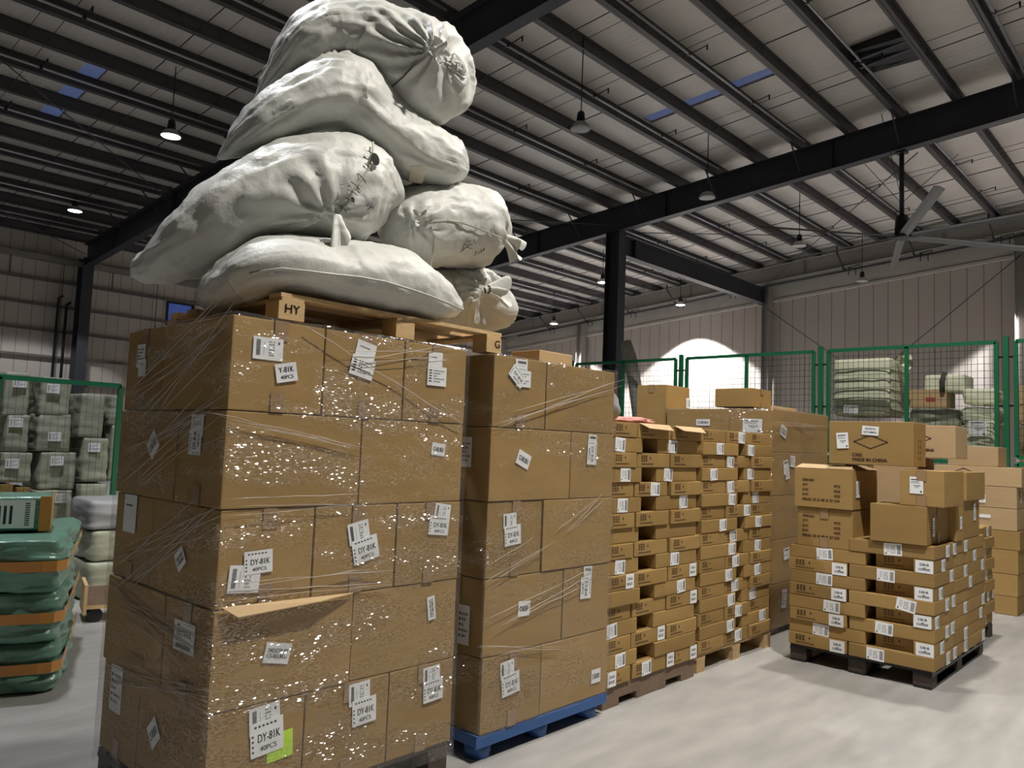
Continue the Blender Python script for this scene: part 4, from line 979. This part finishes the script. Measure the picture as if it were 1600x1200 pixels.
def ruffle(parent, base, p0, d, ln, r0, r1, seed, turns=7, flat=.6, nm='tied_mouth', mat=None):
    """the gathered open end of a sack beyond its tie"""
    p0 = Vector(p0)-base; d = Vector(d).normalized(); e1 = Vector((0, 0, 1)) if abs(d.z) < .8 else Vector((1, 0, 0)); e1 = (e1-d*e1.dot(d)).normalized(); e2 = d.cross(e1)
    m = MB(); v = []; f = []; n = 64; K = 12
    for i in range(K+1):
        t = i/K; r = r0+(r1-r0)*t**.8
        for k in range(n):
            a = 2*math.pi*k/n; w_ = 1+.62*t*math.sin(a*turns+seed)+.22*t*math.sin(a*3+seed*2)+.15*noise.noise(Vector((a, t*3, seed)))
            q = p0+d*(ln*t*(1+.25*math.sin(a*2+seed)*t+.12*math.sin(a*5)*t))+(e1*math.cos(a)+e2*math.sin(a)*flat)*r*w_+Vector((0, 0, -.25*ln*t*t))
            v.append(q)
    for i in range(K):
        for k in range(n): a = i*n+k; b = i*n+(k+1) % n; f.append((a, b, b+n, a+n))
    m.add(v, f, True); return m.build(nm, mat or SACK, parent)
def cord(parent, base, pts, r=.0035, mat=None, nm='twine'):
    return MB().tube([Vector(p)-base for p in pts], r, 6).build(nm, mat or TWINE, parent)
def surf(out, nR, nS, px, py, lift=.004):
    """the point of a sack's skin the photo shows at this place, nearest the camera"""
    d = (fw*F_PX + rt*(px-800) - up*(py-600)).normalized(); best = None
    for p in out:
        w_ = p-CAM; l = w_.dot(d); off = (w_-d*l).length
        if off < .03 and (best is None or l+off*1.5 < best[0]): best = (l+off*1.5, l)
    if best is None: return CAM+d*((Vector(out[0])-CAM).length)
    return CAM+d*(best[1]-lift)

# 1 long sack at the bottom, its sewn seam along the front
k_ = [(306, 464, 3.30, 6, .05), (324, 463, 3.28, 22, .14), (352, 453, 3.22, 35, .24), (395, 432, 3.12, 42, .31), (440, 420, 3.03, 47, .35), (500, 427, 3.02, 51, .35), (560, 434, 3.00, 53, .34), (620, 444, 2.98, 51, .32), (665, 462, 2.96, 38, .27), (700, 476, 2.93, 17, .18), (722, 483, 2.90, 3, .03)]
o1, b1, v1, nR, nS = sack('long white woven sack at the bottom with a sewn seam along its front', k_, 1, .012)
sm = [surf(v1, nR, nS, x, y, .004) for x, y in ((390, 428), (410, 423), (440, 420), (480, 424), (520, 429), (560, 433), (600, 440), (640, 452), (670, 462), (700, 474), (722, 484))]
cord(o1, b1, sm, .006, SACK, 'sewn_seam')
for k in range(0, len(sm)-1):
    pass
cord(o1, b1, [p+Vector((0, -.006, 0)) for p in sm], .002, TWINE, 'stitching')
# 2 tied sack at the lower right
k_ = [(640, 455, 3.50, 20, .10), (665, 462, 3.44, 44, .24), (700, 465, 3.38, 50, .29), (735, 468, 3.30, 50, .29), (762, 476, 3.22, 44, .26), (778, 482, 3.16, 30, .18), (784, 486, 3.12, 6, .03)]
K2 = at(760, 452, y=2.93)
o2, b2, v2, nR, nS = sack('tied white sack at the lower right end of the pallet with a flared mouth', k_, 2, .012, gathers=((K2, .34, 11, .016, .75),))
ruffle(o2, b2, K2+Vector((0, .01, -.005)), (.9, -.25, .22), .13, .018, .055, 1, 5)
cord(o2, b2, [K2+Vector((.012, .0+.02*math.sin(a), .022*math.cos(a))) for a in [i*.7 for i in range(10)]], .004, TWINED)
cord(o2, b2, [surf(v2, nR, nS, x, y, .006) for x, y in ((703, 410), (706, 428), (712, 450), (718, 478))], .004)
# 3 big sack on the left, its laced mouth facing the front
k_ = [(205, 431, 3.72, 2, .02), (222, 423, 3.68, 13, .08), (258, 408, 3.58, 32, .17), (320, 373, 3.44, 54, .26), (385, 328, 3.34, 63, .31), (450, 301, 3.27, 76, .34), (515, 294, 3.20, 80, .33), (572, 300, 3.14, 73, .28), (600, 308, 3.10, 52, .20), (617, 314, 3.07, 26, .10), (622, 318, 3.06, 6, .03)]
G3 = at(523, 342, y=2.86)
o3, b3, v3, nR, nS = sack('big sack sticking out to the left, its laced mouth hanging down at the front', k_, 3, .015, gathers=((G3, .36, 9, .016, .35),))
lp = [surf(v3, nR, nS, x, y, .006) for x, y in ((583, 222), (582, 240), (577, 262), (566, 278), (556, 290), (551, 300), (546, 312), (536, 326), (524, 341))]
cord(o3, b3, lp, .0045)
ruffle(o3, b3, G3+Vector((-.005, -.02, .01)), (.12, -.25, -1), .12, .022, .042, 3, 4, .7)
for i in range(1, len(lp)-1):
    d_ = (lp[i+1]-lp[i]).normalized(); s_ = Vector((d_.z, 0, -d_.x))
    cord(o3, b3, [lp[i]-s_*.028+Vector((0, .004, 0)), lp[i]+Vector((0, -.003, 0)), lp[i]+s_*.028+Vector((0, .004, 0))], .0022, TWINED, 'lacing_stitch')
for px, py, r in ((586, 249, .030), (551, 312, .013)):
    p = surf(v3, nR, nS, px, py, .002); MB().add([Vector((math.cos(a)*r*.8, -.002+.004*math.sin(a), math.sin(a)*r))+p-b3 for a in [i*math.pi/10 for i in range(20)]], [tuple(range(20))]).build('mouth_gap', HOLE, o3)
# 4 sack on the right with gathered front and tied corner
k_ = [(593, 356, 3.30, 16, .08), (612, 354, 3.27, 44, .22), (640, 353, 3.24, 59, .30), (680, 352, 3.22, 61, .32), (720, 353, 3.20, 61, .32), (752, 358, 3.18, 54, .28), (776, 368, 3.14, 38, .20), (790, 378, 3.10, 10, .05)]
G4 = at(660, 346, y=2.87); K4 = at(785, 372, y=3.0)
o4, b4, v4, nR, nS = sack('plump sack with handwritten marks and a tied corner, right side middle tier', k_, 4, .012, gathers=((G4, .30, 12, .013, .22), (K4, .25, 9, .014, .5)))
lp = [surf(v4, nR, nS, x, y, .006) for x, y in ((664, 350), (680, 346), (700, 345), (722, 348), (745, 356), (770, 366), (783, 372))]
cord(o4, b4, lp, .0045)
for i in range(1, len(lp)-1): cord(o4, b4, [lp[i]+Vector((0, .004, -.02)), lp[i]+Vector((0, -.003, 0)), lp[i]+Vector((0, .004, .02))], .0022, TWINE, 'lacing_stitch')
ruffle(o4, b4, K4+Vector((.0, -.01, 0)), (.75, -.35, -.35), .10, .022, .05, 2, 5, .8)
ruffle(o4, b4, G4+Vector((-.01, .01, .012)), (-.55, -.5, .35), .035, .018, .035, 5, 3, .7)
cord(o4, b4, [surf(v4, nR, nS, x, y, .008) for x, y in ((674, 350), (678, 372), (676, 395))]+[at(672, 425, y=2.90)], .003)
def scrawl(parent, base, out, strokes):
    for s_ in strokes: cord(parent, base, [surf(out, nR, nS, x, y, .002) for x, y in s_], .0018, INK, 'handwriting')
scrawl(o4, b4, v4, [[(722, 392), (726, 380), (731, 385)], [(728, 378), (735, 376), (732, 384), (738, 381)], [(719, 394), (730, 386), (736, 389)], [(737, 384), (741, 374), (743, 381)], [(742, 400), (744, 393), (748, 397)], [(748, 396), (752, 390), (752, 396)], [(753, 393), (757, 388), (756, 392)]])
scrawl(o3, b3, v3, [[(573, 322), (577, 318), (578, 325)], [(574, 328), (582, 322)], [(580, 318), (583, 326), (586, 321)]])
# 5 slack sack lying over sacks 3 and 4, ridge on its top
k_ = [(341, 247, 3.62, 3, .03), (358, 237, 3.58, 13, .10), (392, 212, 3.50, 27, .20), (435, 182, 3.42, 37, .27), (480, 158, 3.36, 46, .30), (520, 148, 3.32, 55, .30), (552, 152, 3.29, 56, .30), (590, 186, 3.24, 51, .30), (630, 220, 3.20, 49, .29), (668, 243, 3.16, 46, .27), (700, 256, 3.12, 39, .22), (721, 264, 3.09, 21, .10), (729, 267, 3.08, 5, .03)]
o5, b5, v5, nR, nS = sack('slack sack with a pointed ridge draped under the topmost sack', k_, 5, .015, gathers=((at(527, 92, y=3.3), .2, 6, .012, .25),), sq=2.0)
pp = [surf(v5, nR, nS, *q, .003) for q in ((641, 260), (668, 259), (660, 287), (639, 285))]
MB().add([p-b5 for p in pp], [(0, 1, 2, 3)]).build('clear_pocket', simple('clear_pocket', (.50, .47, .38), .25), o5)
# 6 topmost sack, its gathered end and knot facing the camera
k_ = [(397, 160, 3.74, 2, .02), (412, 145, 3.70, 10, .08), (438, 117, 3.62, 23, .16), (475, 78, 3.53, 38, .24), (525, 53, 3.44, 46, .28), (578, 64, 3.34, 58, .29), (620, 90, 3.24, 71, .30), (655, 108, 3.14, 76, .29), (688, 118, 3.05, 72, .25), (712, 122, 2.98, 54, .17), (726, 122, 2.93, 30, .10), (733, 122, 2.91, 8, .03)]
K6 = at(676, 78, y=2.84)
o6, b6, v6, nR, nS = sack('topmost white sack, pleated end with a knotted tuft facing the camera', k_, 6, .014, gathers=((K6, .46, 17, .016, .62),), nS=140, nR=110)
ruffle(o6, b6, K6+Vector((.0, .0, -.02)), (.35, -.3, .75), .075, .022, .046, 6, 6, .8)
cord(o6, b6, [K6+Vector((.026*math.cos(a), .026*math.sin(a), .004*math.sin(a*2))) for a in [i*.6 for i in range(12)]], .006, SACK, 'tie')
cord(o6, b6, [surf(v6, nR, nS, x, y, .003) for x, y in ((648, 100), (630, 120), (612, 136), (600, 146))], .004, TWINED, 'slit')

# ================================================================== LEFT SIDE
def puffy(w, d, h, seed, rnd_=.06, bulge=.03, amp=.012, n=14, crease=0):
    """a stuffed rectangular bale"""
    m = MB(); faces = []; idx = {}
    def P(i, j, k):
        key = (i, j, k)
        if key in idx: return idx[key]
        x, y, z = (-1+2*i/n), (-1+2*j/n), (-1+2*k/n)
        p = Vector((x*w/2, y*d/2, z*h/2))
        inner = Vector((max(-w/2+rnd_, min(w/2-rnd_, p.x)), max(-d/2+rnd_, min(d/2-rnd_, p.y)), max(-h/2+rnd_*.8, min(h/2-rnd_*.8, p.z))))
        q = p-inner
        if q.length > 1e-6: p = inner+q.normalized()*min(rnd_, q.length)
        nrm = Vector((x**5, y**5, z**5)); nrm = nrm.normalized() if nrm.length > 1e-5 else Vector()
        b = (1-x*x)*(1-y*y)+(1-y*y)*(1-z*z)+(1-x*x)*(1-z*z)
        s_ = Vector((seed*3.3, seed, 0))
        a = noise.noise(p*6+s_)*amp+noise.noise(Vector((p.x*5, p.y*5, p.z*22))+s_)*amp*(.5+crease)
        if abs(z+1) < 1e-6: a = min(a, 0); b = 0
        p = p+nrm*(bulge*b*.8+a)
        p.z = min(max(p.z, -h/2), h/2)+h/2
        idx[key] = len(m.v); m.v.append(tuple(p)); return idx[key]
    for a in range(n):
        for b in range(n):
            for q in (0, n):
                fs = [((q, a, b), (q, a+1, b), (q, a+1, b+1), (q, a, b+1)), ((a, q, b), (a, q, b+1), (a+1, q, b+1), (a+1, q, b)), ((a, b, q), (a+1, b, q), (a+1, b+1, q), (a, b+1, q))]
                for f_ in fs:
                    t = tuple(P(*c_) for c_ in f_); m.f.append(t if q else t[::-1]); m.sm.append(True)
    return m
def bale(label, c, w, d, h, seed, mat, rz=0, group=None, cat='bale', name='wrapped_bale', **k):
    o = puffy(w, d, h, seed, **k).build(name, mat, None, c); o.rotation_euler.z = rz; tag(o, uniq(label), cat, group)
    DIMS[o.name] = (w, d, h); EXT[o.name] = (c[0]-w/2, c[0]+w/2, c[1]-d/2, c[1]+d/2, c[2], c[2]+h); return o
# green plastic bales stacked near the left edge
GD = R_(-21.5); gx, gy = Vector((math.cos(GD), math.sin(GD), 0)), Vector((-math.sin(GD), math.cos(GD), 0))
gc = Vector((1.62, 5.03, 0)) - gx*.60 + gy*.62
for k, (z0, h, nm) in enumerate(((.0, .285, 'bottom'), (.287, .285, 'middle'), (.574, .30, 'top'))):
    g = bale('shiny green plastic bale banded with orange tape, %s one at left edge' % nm, gc+Vector((0, 0, z0))-gx*(.01*k), 1.2+.01*k, 1.25+.05*k, h, 40+k, GBAG, GD, 'green taped bales at the left edge', rnd_=.06, bulge=.02, amp=.022, n=34, crease=1.3)
    W, D, H = DIMS[g.name]; e = .027
    v = [(-W/2-e, -D/2-e), (W/2-.09, -D/2-e), (W/2-.02, -D/2-e*.6), (W/2+e, -D/2+.05), (W/2+e, D/2), (-W/2-e, D/2)]
    m = MB(); zc = H*.52; hw = .030
    for i in range(3): (ax, ay), (bx, by) = v[i], v[i+1]; m.add([(ax, ay, zc-hw), (bx, by, zc-hw), (bx, by, zc+hw), (ax, ay, zc+hw)], [(0, 1, 2, 3)])
    (ax, ay), (bx, by) = v[3], v[4]; m.add([(ax, ay, zc-hw), (bx, by, zc-hw+.03), (bx, by, zc+hw+.03), (ax, ay, zc+hw)], [(0, 1, 2, 3)])
    m.build('orange_tape', ORANGE, g)
    if k: MB().add([(W/2-.52, -D/2-e-.002, .02), (W/2-.42, -D/2-e-.002, .02), (W/2-.42, -D/2-e-.002, H), (W/2-.52, -D/2-e-.002, H)], [(0, 1, 2, 3)]).build('orange_tape', ORANGE, g)
pc = gc+Vector((0, 0, .885))+gx*.22-gy*.10
pr = bale('small green and orange taped parcel with a big white label', pc, .50, .40, .21, 51, GBAG, GD+.05, None, 'parcel', 'parcel', rnd_=.03, bulge=.004, amp=.004, n=12)
W, D, H = DIMS[pr.name]
MB().box(W/2-.055, W/2+.006, -D/2-.010, -D/2-.004, .0, H).box(W/2+.003, W/2+.008, -D/2, D/2, .0, H*.97).build('orange_tape', ORANGE, pr)
lw = simple('label_pale', (.52, .56, .50), .5)
lb = MB().box(-.28, -.0, -.085, .085, -.0004, .0004).mesh('shipping_label', PAPER)
lo = link('shipping_label', lb, pr, None, face_M(pr, 'F', W/2-.08, H*.5, 0, .012))
mm = MB()
for i in range(11): dash(mm, -.05+0*i, -.025, -.07+i*.013, -.063+i*.013, .0008)
for i in range(5): dash(mm, -.25+i*.03, -.235+i*.03, -.06, .05, .0008)
link('print', mm.mesh('print', INK), lo)
# green mesh fence on the left
def fence_panel(t, p0, dirv, a, b, z0, z1, fr=.022, wx=.06, wz=.12, mid=True, wr_=.0022):
    """a framed wire panel between distances a and b along dirv"""
    dv = Vector(dirv); P = lambda s_, z: Vector(p0)+dv*s_+Vector((0, 0, z))
    f = MB()
    for z in (z0, z1): f.bar(P(a, z), P(b, z), fr*2, fr*2)
    for s_ in (a, b)+(((a+b)/2,) if mid else ()): f.bar(P(s_, z0), P(s_, z1), fr*2, fr*2)
    f.build('panel_frame', GREEN, t)
    m = MB(); n = int((b-a)/wx)
    for i in range(1, n): m.tube([P(a+(b-a)*i/n, z0), P(a+(b-a)*i/n, z1)], wr_, 4, False, False)
    n = int((z1-z0)/wz)
    for i in range(1, n): m.tube([P(a, z0+(z1-z0)*i/n), P(b, z0+(z1-z0)*i/n)], wr_, 4, False, False)
    m.build('wire_mesh', WIRE, t)
LF = empty('mesh_fence', (3.03, 8.14, 0)); tag(LF, uniq('green steel mesh fence on the left in front of the wrapped bales'), 'fence')
for i in range(2): fence_panel(LF, (0, 0, 0), (-1, 0, 0), .02+i*2.2, 2.12+i*2.2, .06, 1.955, wz=.3, wr_=.0012)
MB().bar((.09, 0, 0), (.09, 0, 1.90), .05, .05).build('post', GREEN, LF)
MB().box(-.02, .1, -.02, .02, 1.60, 1.63).box(-.02, .1, -.02, .02, .5, .53).build('post_clamp', BLACK, LF)
# bales behind it
GL = 'grey-green woven bales behind the left fence'
BL = [(-1, 53, 582, 650, 'top row, left column', (30, 598)), (3, 53, 648, 706, 'second row, left column', (24, 660)), (-4, 57, 706, 754, 'third row, left column', (18, 724)),
      (58, 118, 591, 649, 'top row, middle column', (82, 607)), (53, 117, 647, 706, 'second row, middle column', (84, 682)), (56, 125, 706, 766, 'third row, middle column', (88, 720)), (48, 119, 764, 824, 'fourth row, middle column', (95, 778)), (40, 120, 826, 880, 'fifth row, middle column', (84, 834)), (46, 120, 880, 925, 'bottom row, middle column', None),
      (120, 169, 616, 684, 'top row, right column', None), (122, 176, 684, 753, 'second row, right column', (146, 699)), (118, 172, 754, 812, 'third row, right column', None), (117, 160, 812, 872, 'fourth row, right column', None), (116, 165, 874, 922, 'bottom row, right column', None),
      (168, 196, 618, 664, 'small, top row, far right end', None), (166, 196, 664, 752, 'small, below the far right end one', None), (-4, 46, 790, 850, 'fourth row, left column, below brown cartons', None), (-6, 40, 852, 922, 'bottom row, left column', None)]
YB = 8.55; tops = {}
BB = []
for i, (a, b, c, d, nm, lb_) in enumerate(BL):
    p, q = at(a, d, y=YB), at(b, c, y=YB); w_ = q.x-p.x-.040; z0 = max(0.0, p.z); h_ = q.z-z0-.008
    g = bale('grey-green wrapped bale behind left fence, %s' % nm, ((p.x+q.x)/2, YB+.27, z0), w_, .52, h_, 60+i, SACKG, 0, GL, rnd_=.022, bulge=.008, amp=.013, n=16, crease=.5)
    BB.append(g)
    if lb_:
        pl = at(*lb_, y=YB); put_label(g, 'F', pl.x-(p.x+q.x)/2, min(h_-.06, max(.06, pl.z-z0)), .115, .09, 'lines', 0, .034)
for i, (a, b, c, d) in enumerate(((-2, 24, 757, 788), (25, 50, 762, 788))):
    p, q = at(a, d, y=YB-.05), at(b, c, y=YB-.05)
    carton(p.x, q.x-.01, YB-.03, YB+.40, p.z, q.z, 'small brown carton between the bales behind the left fence, %s' % ('left one', 'right one')[i], None, CARD, .002)
# sacks between the fence and the carton load
for i, (a, b, c, d, nm, mt) in enumerate(((138, 188, 876, 926, 'lowest', SACKG), (144, 190, 828, 880, 'middle', SACKG), (142, 196, 780, 830, 'top pale', DIRTY))):
    p, q = at(a, d, y=7.35), at(b, c, y=7.35); z0 = p.z if i else 0
    bale('%s grey plastic bundle stacked between the left fence and the cartons' % nm, ((p.x+q.x)/2+.18, 7.65, z0), q.x-p.x+.36, .55, q.z-z0-.006, 80+i, mt, 0, 'grey bundles by the left fence', rnd_=.05, bulge=.012, amp=.02, n=14, crease=.3)
dl = empty('wooden_dolly', (2.62, 6.72, 0)); tag(dl, uniq('low wooden dolly on small wheels lying beyond the shaded carton side'), 'dolly')
dl.rotation_euler.z = R_(-15)
MB().box(-.28, .28, -.18, .18, .11, .14).build('platform', PALEWOOD, dl)
MB().box(-.29, -.265, -.19, .19, .03+.04, .30).box(.2, .225, -.18, .18, .14, .3).build('end_board', PALEWOOD, dl)
MB().box(-.265, .2, -.18, -.16, .14, .29).build('side_board', MIDWOOD, dl)
for x in (-.2, .15):
    for y in (-.13, .13): MB().tube([(x, y-.015, .055), (x, y+.015, .055)], .055, 12).build('wheel', BLACK, dl)

# ================================================================== RIGHT FAR SIDE
RF = empty('mesh_fence', (10.7, 2.0, 0)); tag(RF, uniq('tall green steel mesh fence across the right, with wire panels'), 'fence')
posts = [at(1572, 560, x=10.7).y, at(1283, 560, x=10.7).y]; pit = posts[1]-posts[0]
posts = [posts[0]+pit*k for k in range(-1, 5)]
for k, y in enumerate(posts):
    MB().bar((0, y-2.0, 0), (0, y-2.0, 3.03), .055, .055).build('post', GREEN, RF)
    for z in (2.78, 2.2, 1.35, .6): MB().box(-.02, .02, y-2.0-.10, y-2.0+.10, z-.012, z+.012).build('post_clamp', BLACK, RF)
    if k < len(posts)-1:
        fence_panel(RF, (0, y-2.0, 0), (0, 1, 0), .10, pit-.10, 1.60, 2.965, wx=.066, wz=.085, wr_=.0026)
        fence_panel(RF, (0, y-2.0, 0), (0, 1, 0), .10, pit-.10, .10, 1.52, wx=.066, wz=.085, wr_=.0026)
t = MB().tube([(11.5, 7.9, 0), at(1000, 650, x=11.05), at(992, 600, x=11.0), at(984, 560, x=10.95), at(978, 534, x=10.95)], [.10, .13, .11, .12, .09], 14)
ro = t.build('wrapped_roll', simple('cloudy_plastic', (.42, .41, .36), .35, vary=.35, vscale=9, bump=1.0, bscale=12)); tag(ro, uniq('tall roll wrapped in cloudy plastic leaning behind the right fence'), 'roll')
# bundles behind the right fence
def pxbale(label, x, a, c, b, d, dep, seed, mat, **k):
    """front face (facing the camera side, -X) from its two corners in the photo"""
    p, q = at(a, c, x=x), at(b, d, x=x); y0, y1 = q.y, p.y; z0, z1 = q.z, p.z
    g = bale(label, (x+dep/2, (y0+y1)/2, z0), dep, y1-y0, z1-z0, seed, mat, **k); return g
XB = 11.15
b1_ = pxbale('big square pale green bundle banded with straps behind the right fence', XB, 1302, 562, 1391, 650, .75, 90, SACKC, rnd_=.05, bulge=.012, amp=.012, n=16)
W, D, H = DIMS[b1_.name]
for i in range(5): MB().tube([(-W/2-.022, D/2, H*(.12+.17*i)), (-W/2-.03, 0, H*(.13+.17*i)+.015), (-W/2-.022, -D/2, H*(.12+.17*i)), (W/2, -D/2-.02, H*(.10+.17*i))], .010, 6).build('strap', SACKG, b1_)
put_label(b1_, 'L', -.12, .09, .20, .12, 'lines', -3, .035)
ruffle(b1_, b1_.location, b1_.location+Vector((-.1, -D/2-.02, H-.04)), (-.4, -1, .1), .16, .04, .10, 9, 5, .8, 'tied_ear', SACKC)
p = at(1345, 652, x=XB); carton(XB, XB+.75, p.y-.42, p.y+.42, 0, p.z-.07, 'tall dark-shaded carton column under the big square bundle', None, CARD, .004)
b2_ = pxbale('small pale bundle tied with a dark knot, topmost right of the square bundle', XB+.5, 1444, 586, 1508, 612, .5, 91, SACKC, rnd_=.04, bulge=.01, amp=.012)
W, D, H = DIMS[b2_.name]; MB().tube([(-W/2-.02, .02, 0), (-W/2-.03, .02, H*.6), (-W/2+.02, .0, H+.02)], .035, 8).build('dark_knot', TWINED, b2_)
p = at(1420, 609, x=XB+.5); q = at(1479, 637, x=XB+.5)
cx_ = carton(XB+.5, XB+.95, q.y, p.y, q.z, p.z, 'orange-brown carton with red print behind the right fence', None, CARD_L, .003)
put_print(cx_, 'L', .0, .12, lambda m: [dash(m, -.02, .10, -.04, .02), dash(m, -.29, -.275, -.06, .06)], INKR)
pxbale('long pale green bundle behind the fence, right of the orange-brown carton', XB+.45, 1504, 607, 1556, 632, .5, 93, SACKC, rnd_=.05, bulge=.012, amp=.016)
pxbale('green-grey gathered bundle below the orange-brown carton', XB+.05, 1421, 638, 1500, 672, .7, 94, SACKG, rnd_=.06, bulge=.012, amp=.022, crease=1)
b5_ = pxbale('large film-wrapped bundle with a white sheet label behind the right fence', XB, 1503, 636, 1556, 706, .8, 95, SACKC, rnd_=.05, bulge=.02, amp=.022, crease=1.2, n=20)
put_label(b5_, 'L', .0, DIMS[b5_.name][2]*.52, .20, .20, 'form', 0, .05)
for i in range(4):
    W, D, H = DIMS[b5_.name]; MB().tube([(-W/2-.035, D/2, H*(.16+.2*i)), (-W/2-.045, 0, H*(.2+.2*i)), (-W/2-.035, -D/2, H*(.13+.2*i))], .008, 5).build('film_fold', SACKC, b5_)
for i, (a, c, b, d) in enumerate(((1421, 674, 1500, 760), (1503, 708, 1556, 790))):
    p, q = at(a, c, x=XB), at(b, d, x=XB); bale('dark green bundle low behind the fence, %s' % ('left one', 'right one')[i], (XB+.45, (p.y+q.y)/2, 0), .8, p.y-q.y-.04, p.z-.12, 97+i, SACKG, rnd_=.05, bulge=.01, amp=.015)
for i, (a, c, b, d) in enumerate(((1590, 602, 1640, 632), (1592, 633, 1640, 664), (1593, 666, 1640, 720))):
    p, q = at(a, c, x=XB+.2), at(b, d, x=XB+.2); z0 = q.z if i < 2 else 0
    carton(XB+.2, XB+.7, q.y, p.y, z0+.004, p.z, 'tan carton behind the fence at the right picture edge, %s' % ('top', 'middle', 'bottom')[i], None, CARD_L, .003)
# cartons standing behind load R
def pxcarton(label, x, a, c, b, d, dep, mat=None, z0=None, tape=None, **k):
    p, q = at(a, c, x=x), at(b, d, x=x); return carton(x, x+dep, q.y, p.y, q.z if z0 is None else z0, p.z, label, None, mat or CARD, .001, tape=tape)
c7 = pxcarton('pale tan carton printed MADE IN CHINA behind and right of the matching one', 6.62, 1378, 664, 1493, 717, .36, CARD_L)
put_print(c7, 'L', -.005, DIMS[c7.name][2]*.60, lambda m: diamond(m, .10, .045), INKB); put_print(c7, 'L', .005, .06, lambda m: put_text(m, 'MADE IN CHINA', -.0, 0, .225, .024, 0, .0022), INKB)
z7 = EXT[c7.name][4]
p = at(1497, 720, x=6.50); q = at(1400, 720, x=6.50)
zb7 = .125+9*hR
carton(6.62, 7.10, 1.83, 2.15, zb7+.002, z7-.002, 'tall pale carton in the gap under the rear MADE IN CHINA carton', None, CARD_L, .003)
p = at(1505, 738, x=6.62); q = at(1521, 777, x=6.62)
zt2 = .125+9*hR
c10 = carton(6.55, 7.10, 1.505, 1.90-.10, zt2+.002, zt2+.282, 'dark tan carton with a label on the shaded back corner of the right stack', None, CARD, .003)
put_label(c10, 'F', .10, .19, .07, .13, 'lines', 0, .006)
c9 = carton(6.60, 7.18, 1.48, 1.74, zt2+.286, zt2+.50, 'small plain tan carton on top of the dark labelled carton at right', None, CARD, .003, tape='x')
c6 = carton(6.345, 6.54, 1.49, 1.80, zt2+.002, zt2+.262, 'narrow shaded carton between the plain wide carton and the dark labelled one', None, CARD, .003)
put_label(c6, 'F', .01, .13, .055, .09, 'lines', 0, .006)
# further stack behind load R
pallet('wooden_pallet', 'dark pallet under the shaded stack beyond the right stack', 7.36, 8.10, 1.62, 2.5, 0, .125, DARKWOOD, DARKWOOD)
for k in range(9):
    z0 = .128+k*.0935
    for i, (a, b) in enumerate(((7.38, 7.74), (7.745, 8.10))):
        c = carton(a, b, 1.60+.02*((k+i) % 2), 2.1, z0, z0+.0915, 'flat carton, %s, %s, shaded stack beyond right stack' % (('near', 'far')[i], ('%s layer up' % ORD[k+1])), 'flat cartons beyond the right stack', None, .002)
        if (k+i) % 2: put_label(c, 'F', -.05+.06*(k % 3-1), .046, .09, .08, 'bar', 0, .003)
# far right lit stack near the fence
FX = 9.30
defs = [('long tan carton with a red printed diamond near the right picture edge', 1460, 731, 1597, 762, .45, 'd'), ('tan carton with a white label under the diamond carton at right', 1470, 763, 1589, 796, .45, 'l'), ('tan carton with a torn white strip, third down at the right edge', 1480, 797, 1589, 832, .45, 's'),
        ('dark tan wrapped carton below the torn strip one at the right edge', 1490, 835, 1593, 861, .5, None), ('tan carton in the lit column at right, third from floor', 1548, 864, 1590, 898, .5, None), ('tan carton in the lit column at right, second from floor', 1550, 900, 1589, 934, .5, None), ('tan carton in the lit column at right, lowest', 1552, 936, 1588, 965, .5, None)]
FZ = [at(1589, y, x=FX).z for y in (731, 762, 796, 831, 861, 899, 934)]+[.0]; defi = 0
for lab, a, c, b, d, dep, kd in defs:
    zz = FZ[defi]; y1_ = at(a, 800, x=FX).y; y0_ = at(b, 800, x=FX).y; defi += 1
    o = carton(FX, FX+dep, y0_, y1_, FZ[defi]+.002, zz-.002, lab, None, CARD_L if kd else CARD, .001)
    W, D, H = DIMS[o.name]
    if kd == 'd': put_print(o, 'L', D/2-.52, H*.62, lambda m: diamond(m, .12, .05), INKB); put_print(o, 'L', D/2-.50, .06, lambda m: put_text(m, 'MADE IN CHINA', 0, 0, .26, .030, 0, .0025), INKR)
    if kd == 'l': put_label(o, 'L', D/2-.36, H*.4, .17, .085, 'qty', 0, .006); put_label(o, 'F', -.05, H*.5, .05, .1, 'lines', 0, .006)
    if kd == 's': put_label(o, 'L', D/2-.38, H*.6, .30, .035, 'blank', 0, .006); put_label(o, 'L', D/2-.52, H*.45, .08, .09, 'blank', 0, .0075)
y_a, y_b = at(1559, 720, x=FX).y, at(1480, 720, x=FX).y; carton(FX+.02, FX+.42, y_a, y_b, FZ[0]+.002, FZ[0]+.205, 'small tan carton standing on the long diamond carton at right', None, CARD_L, .003)
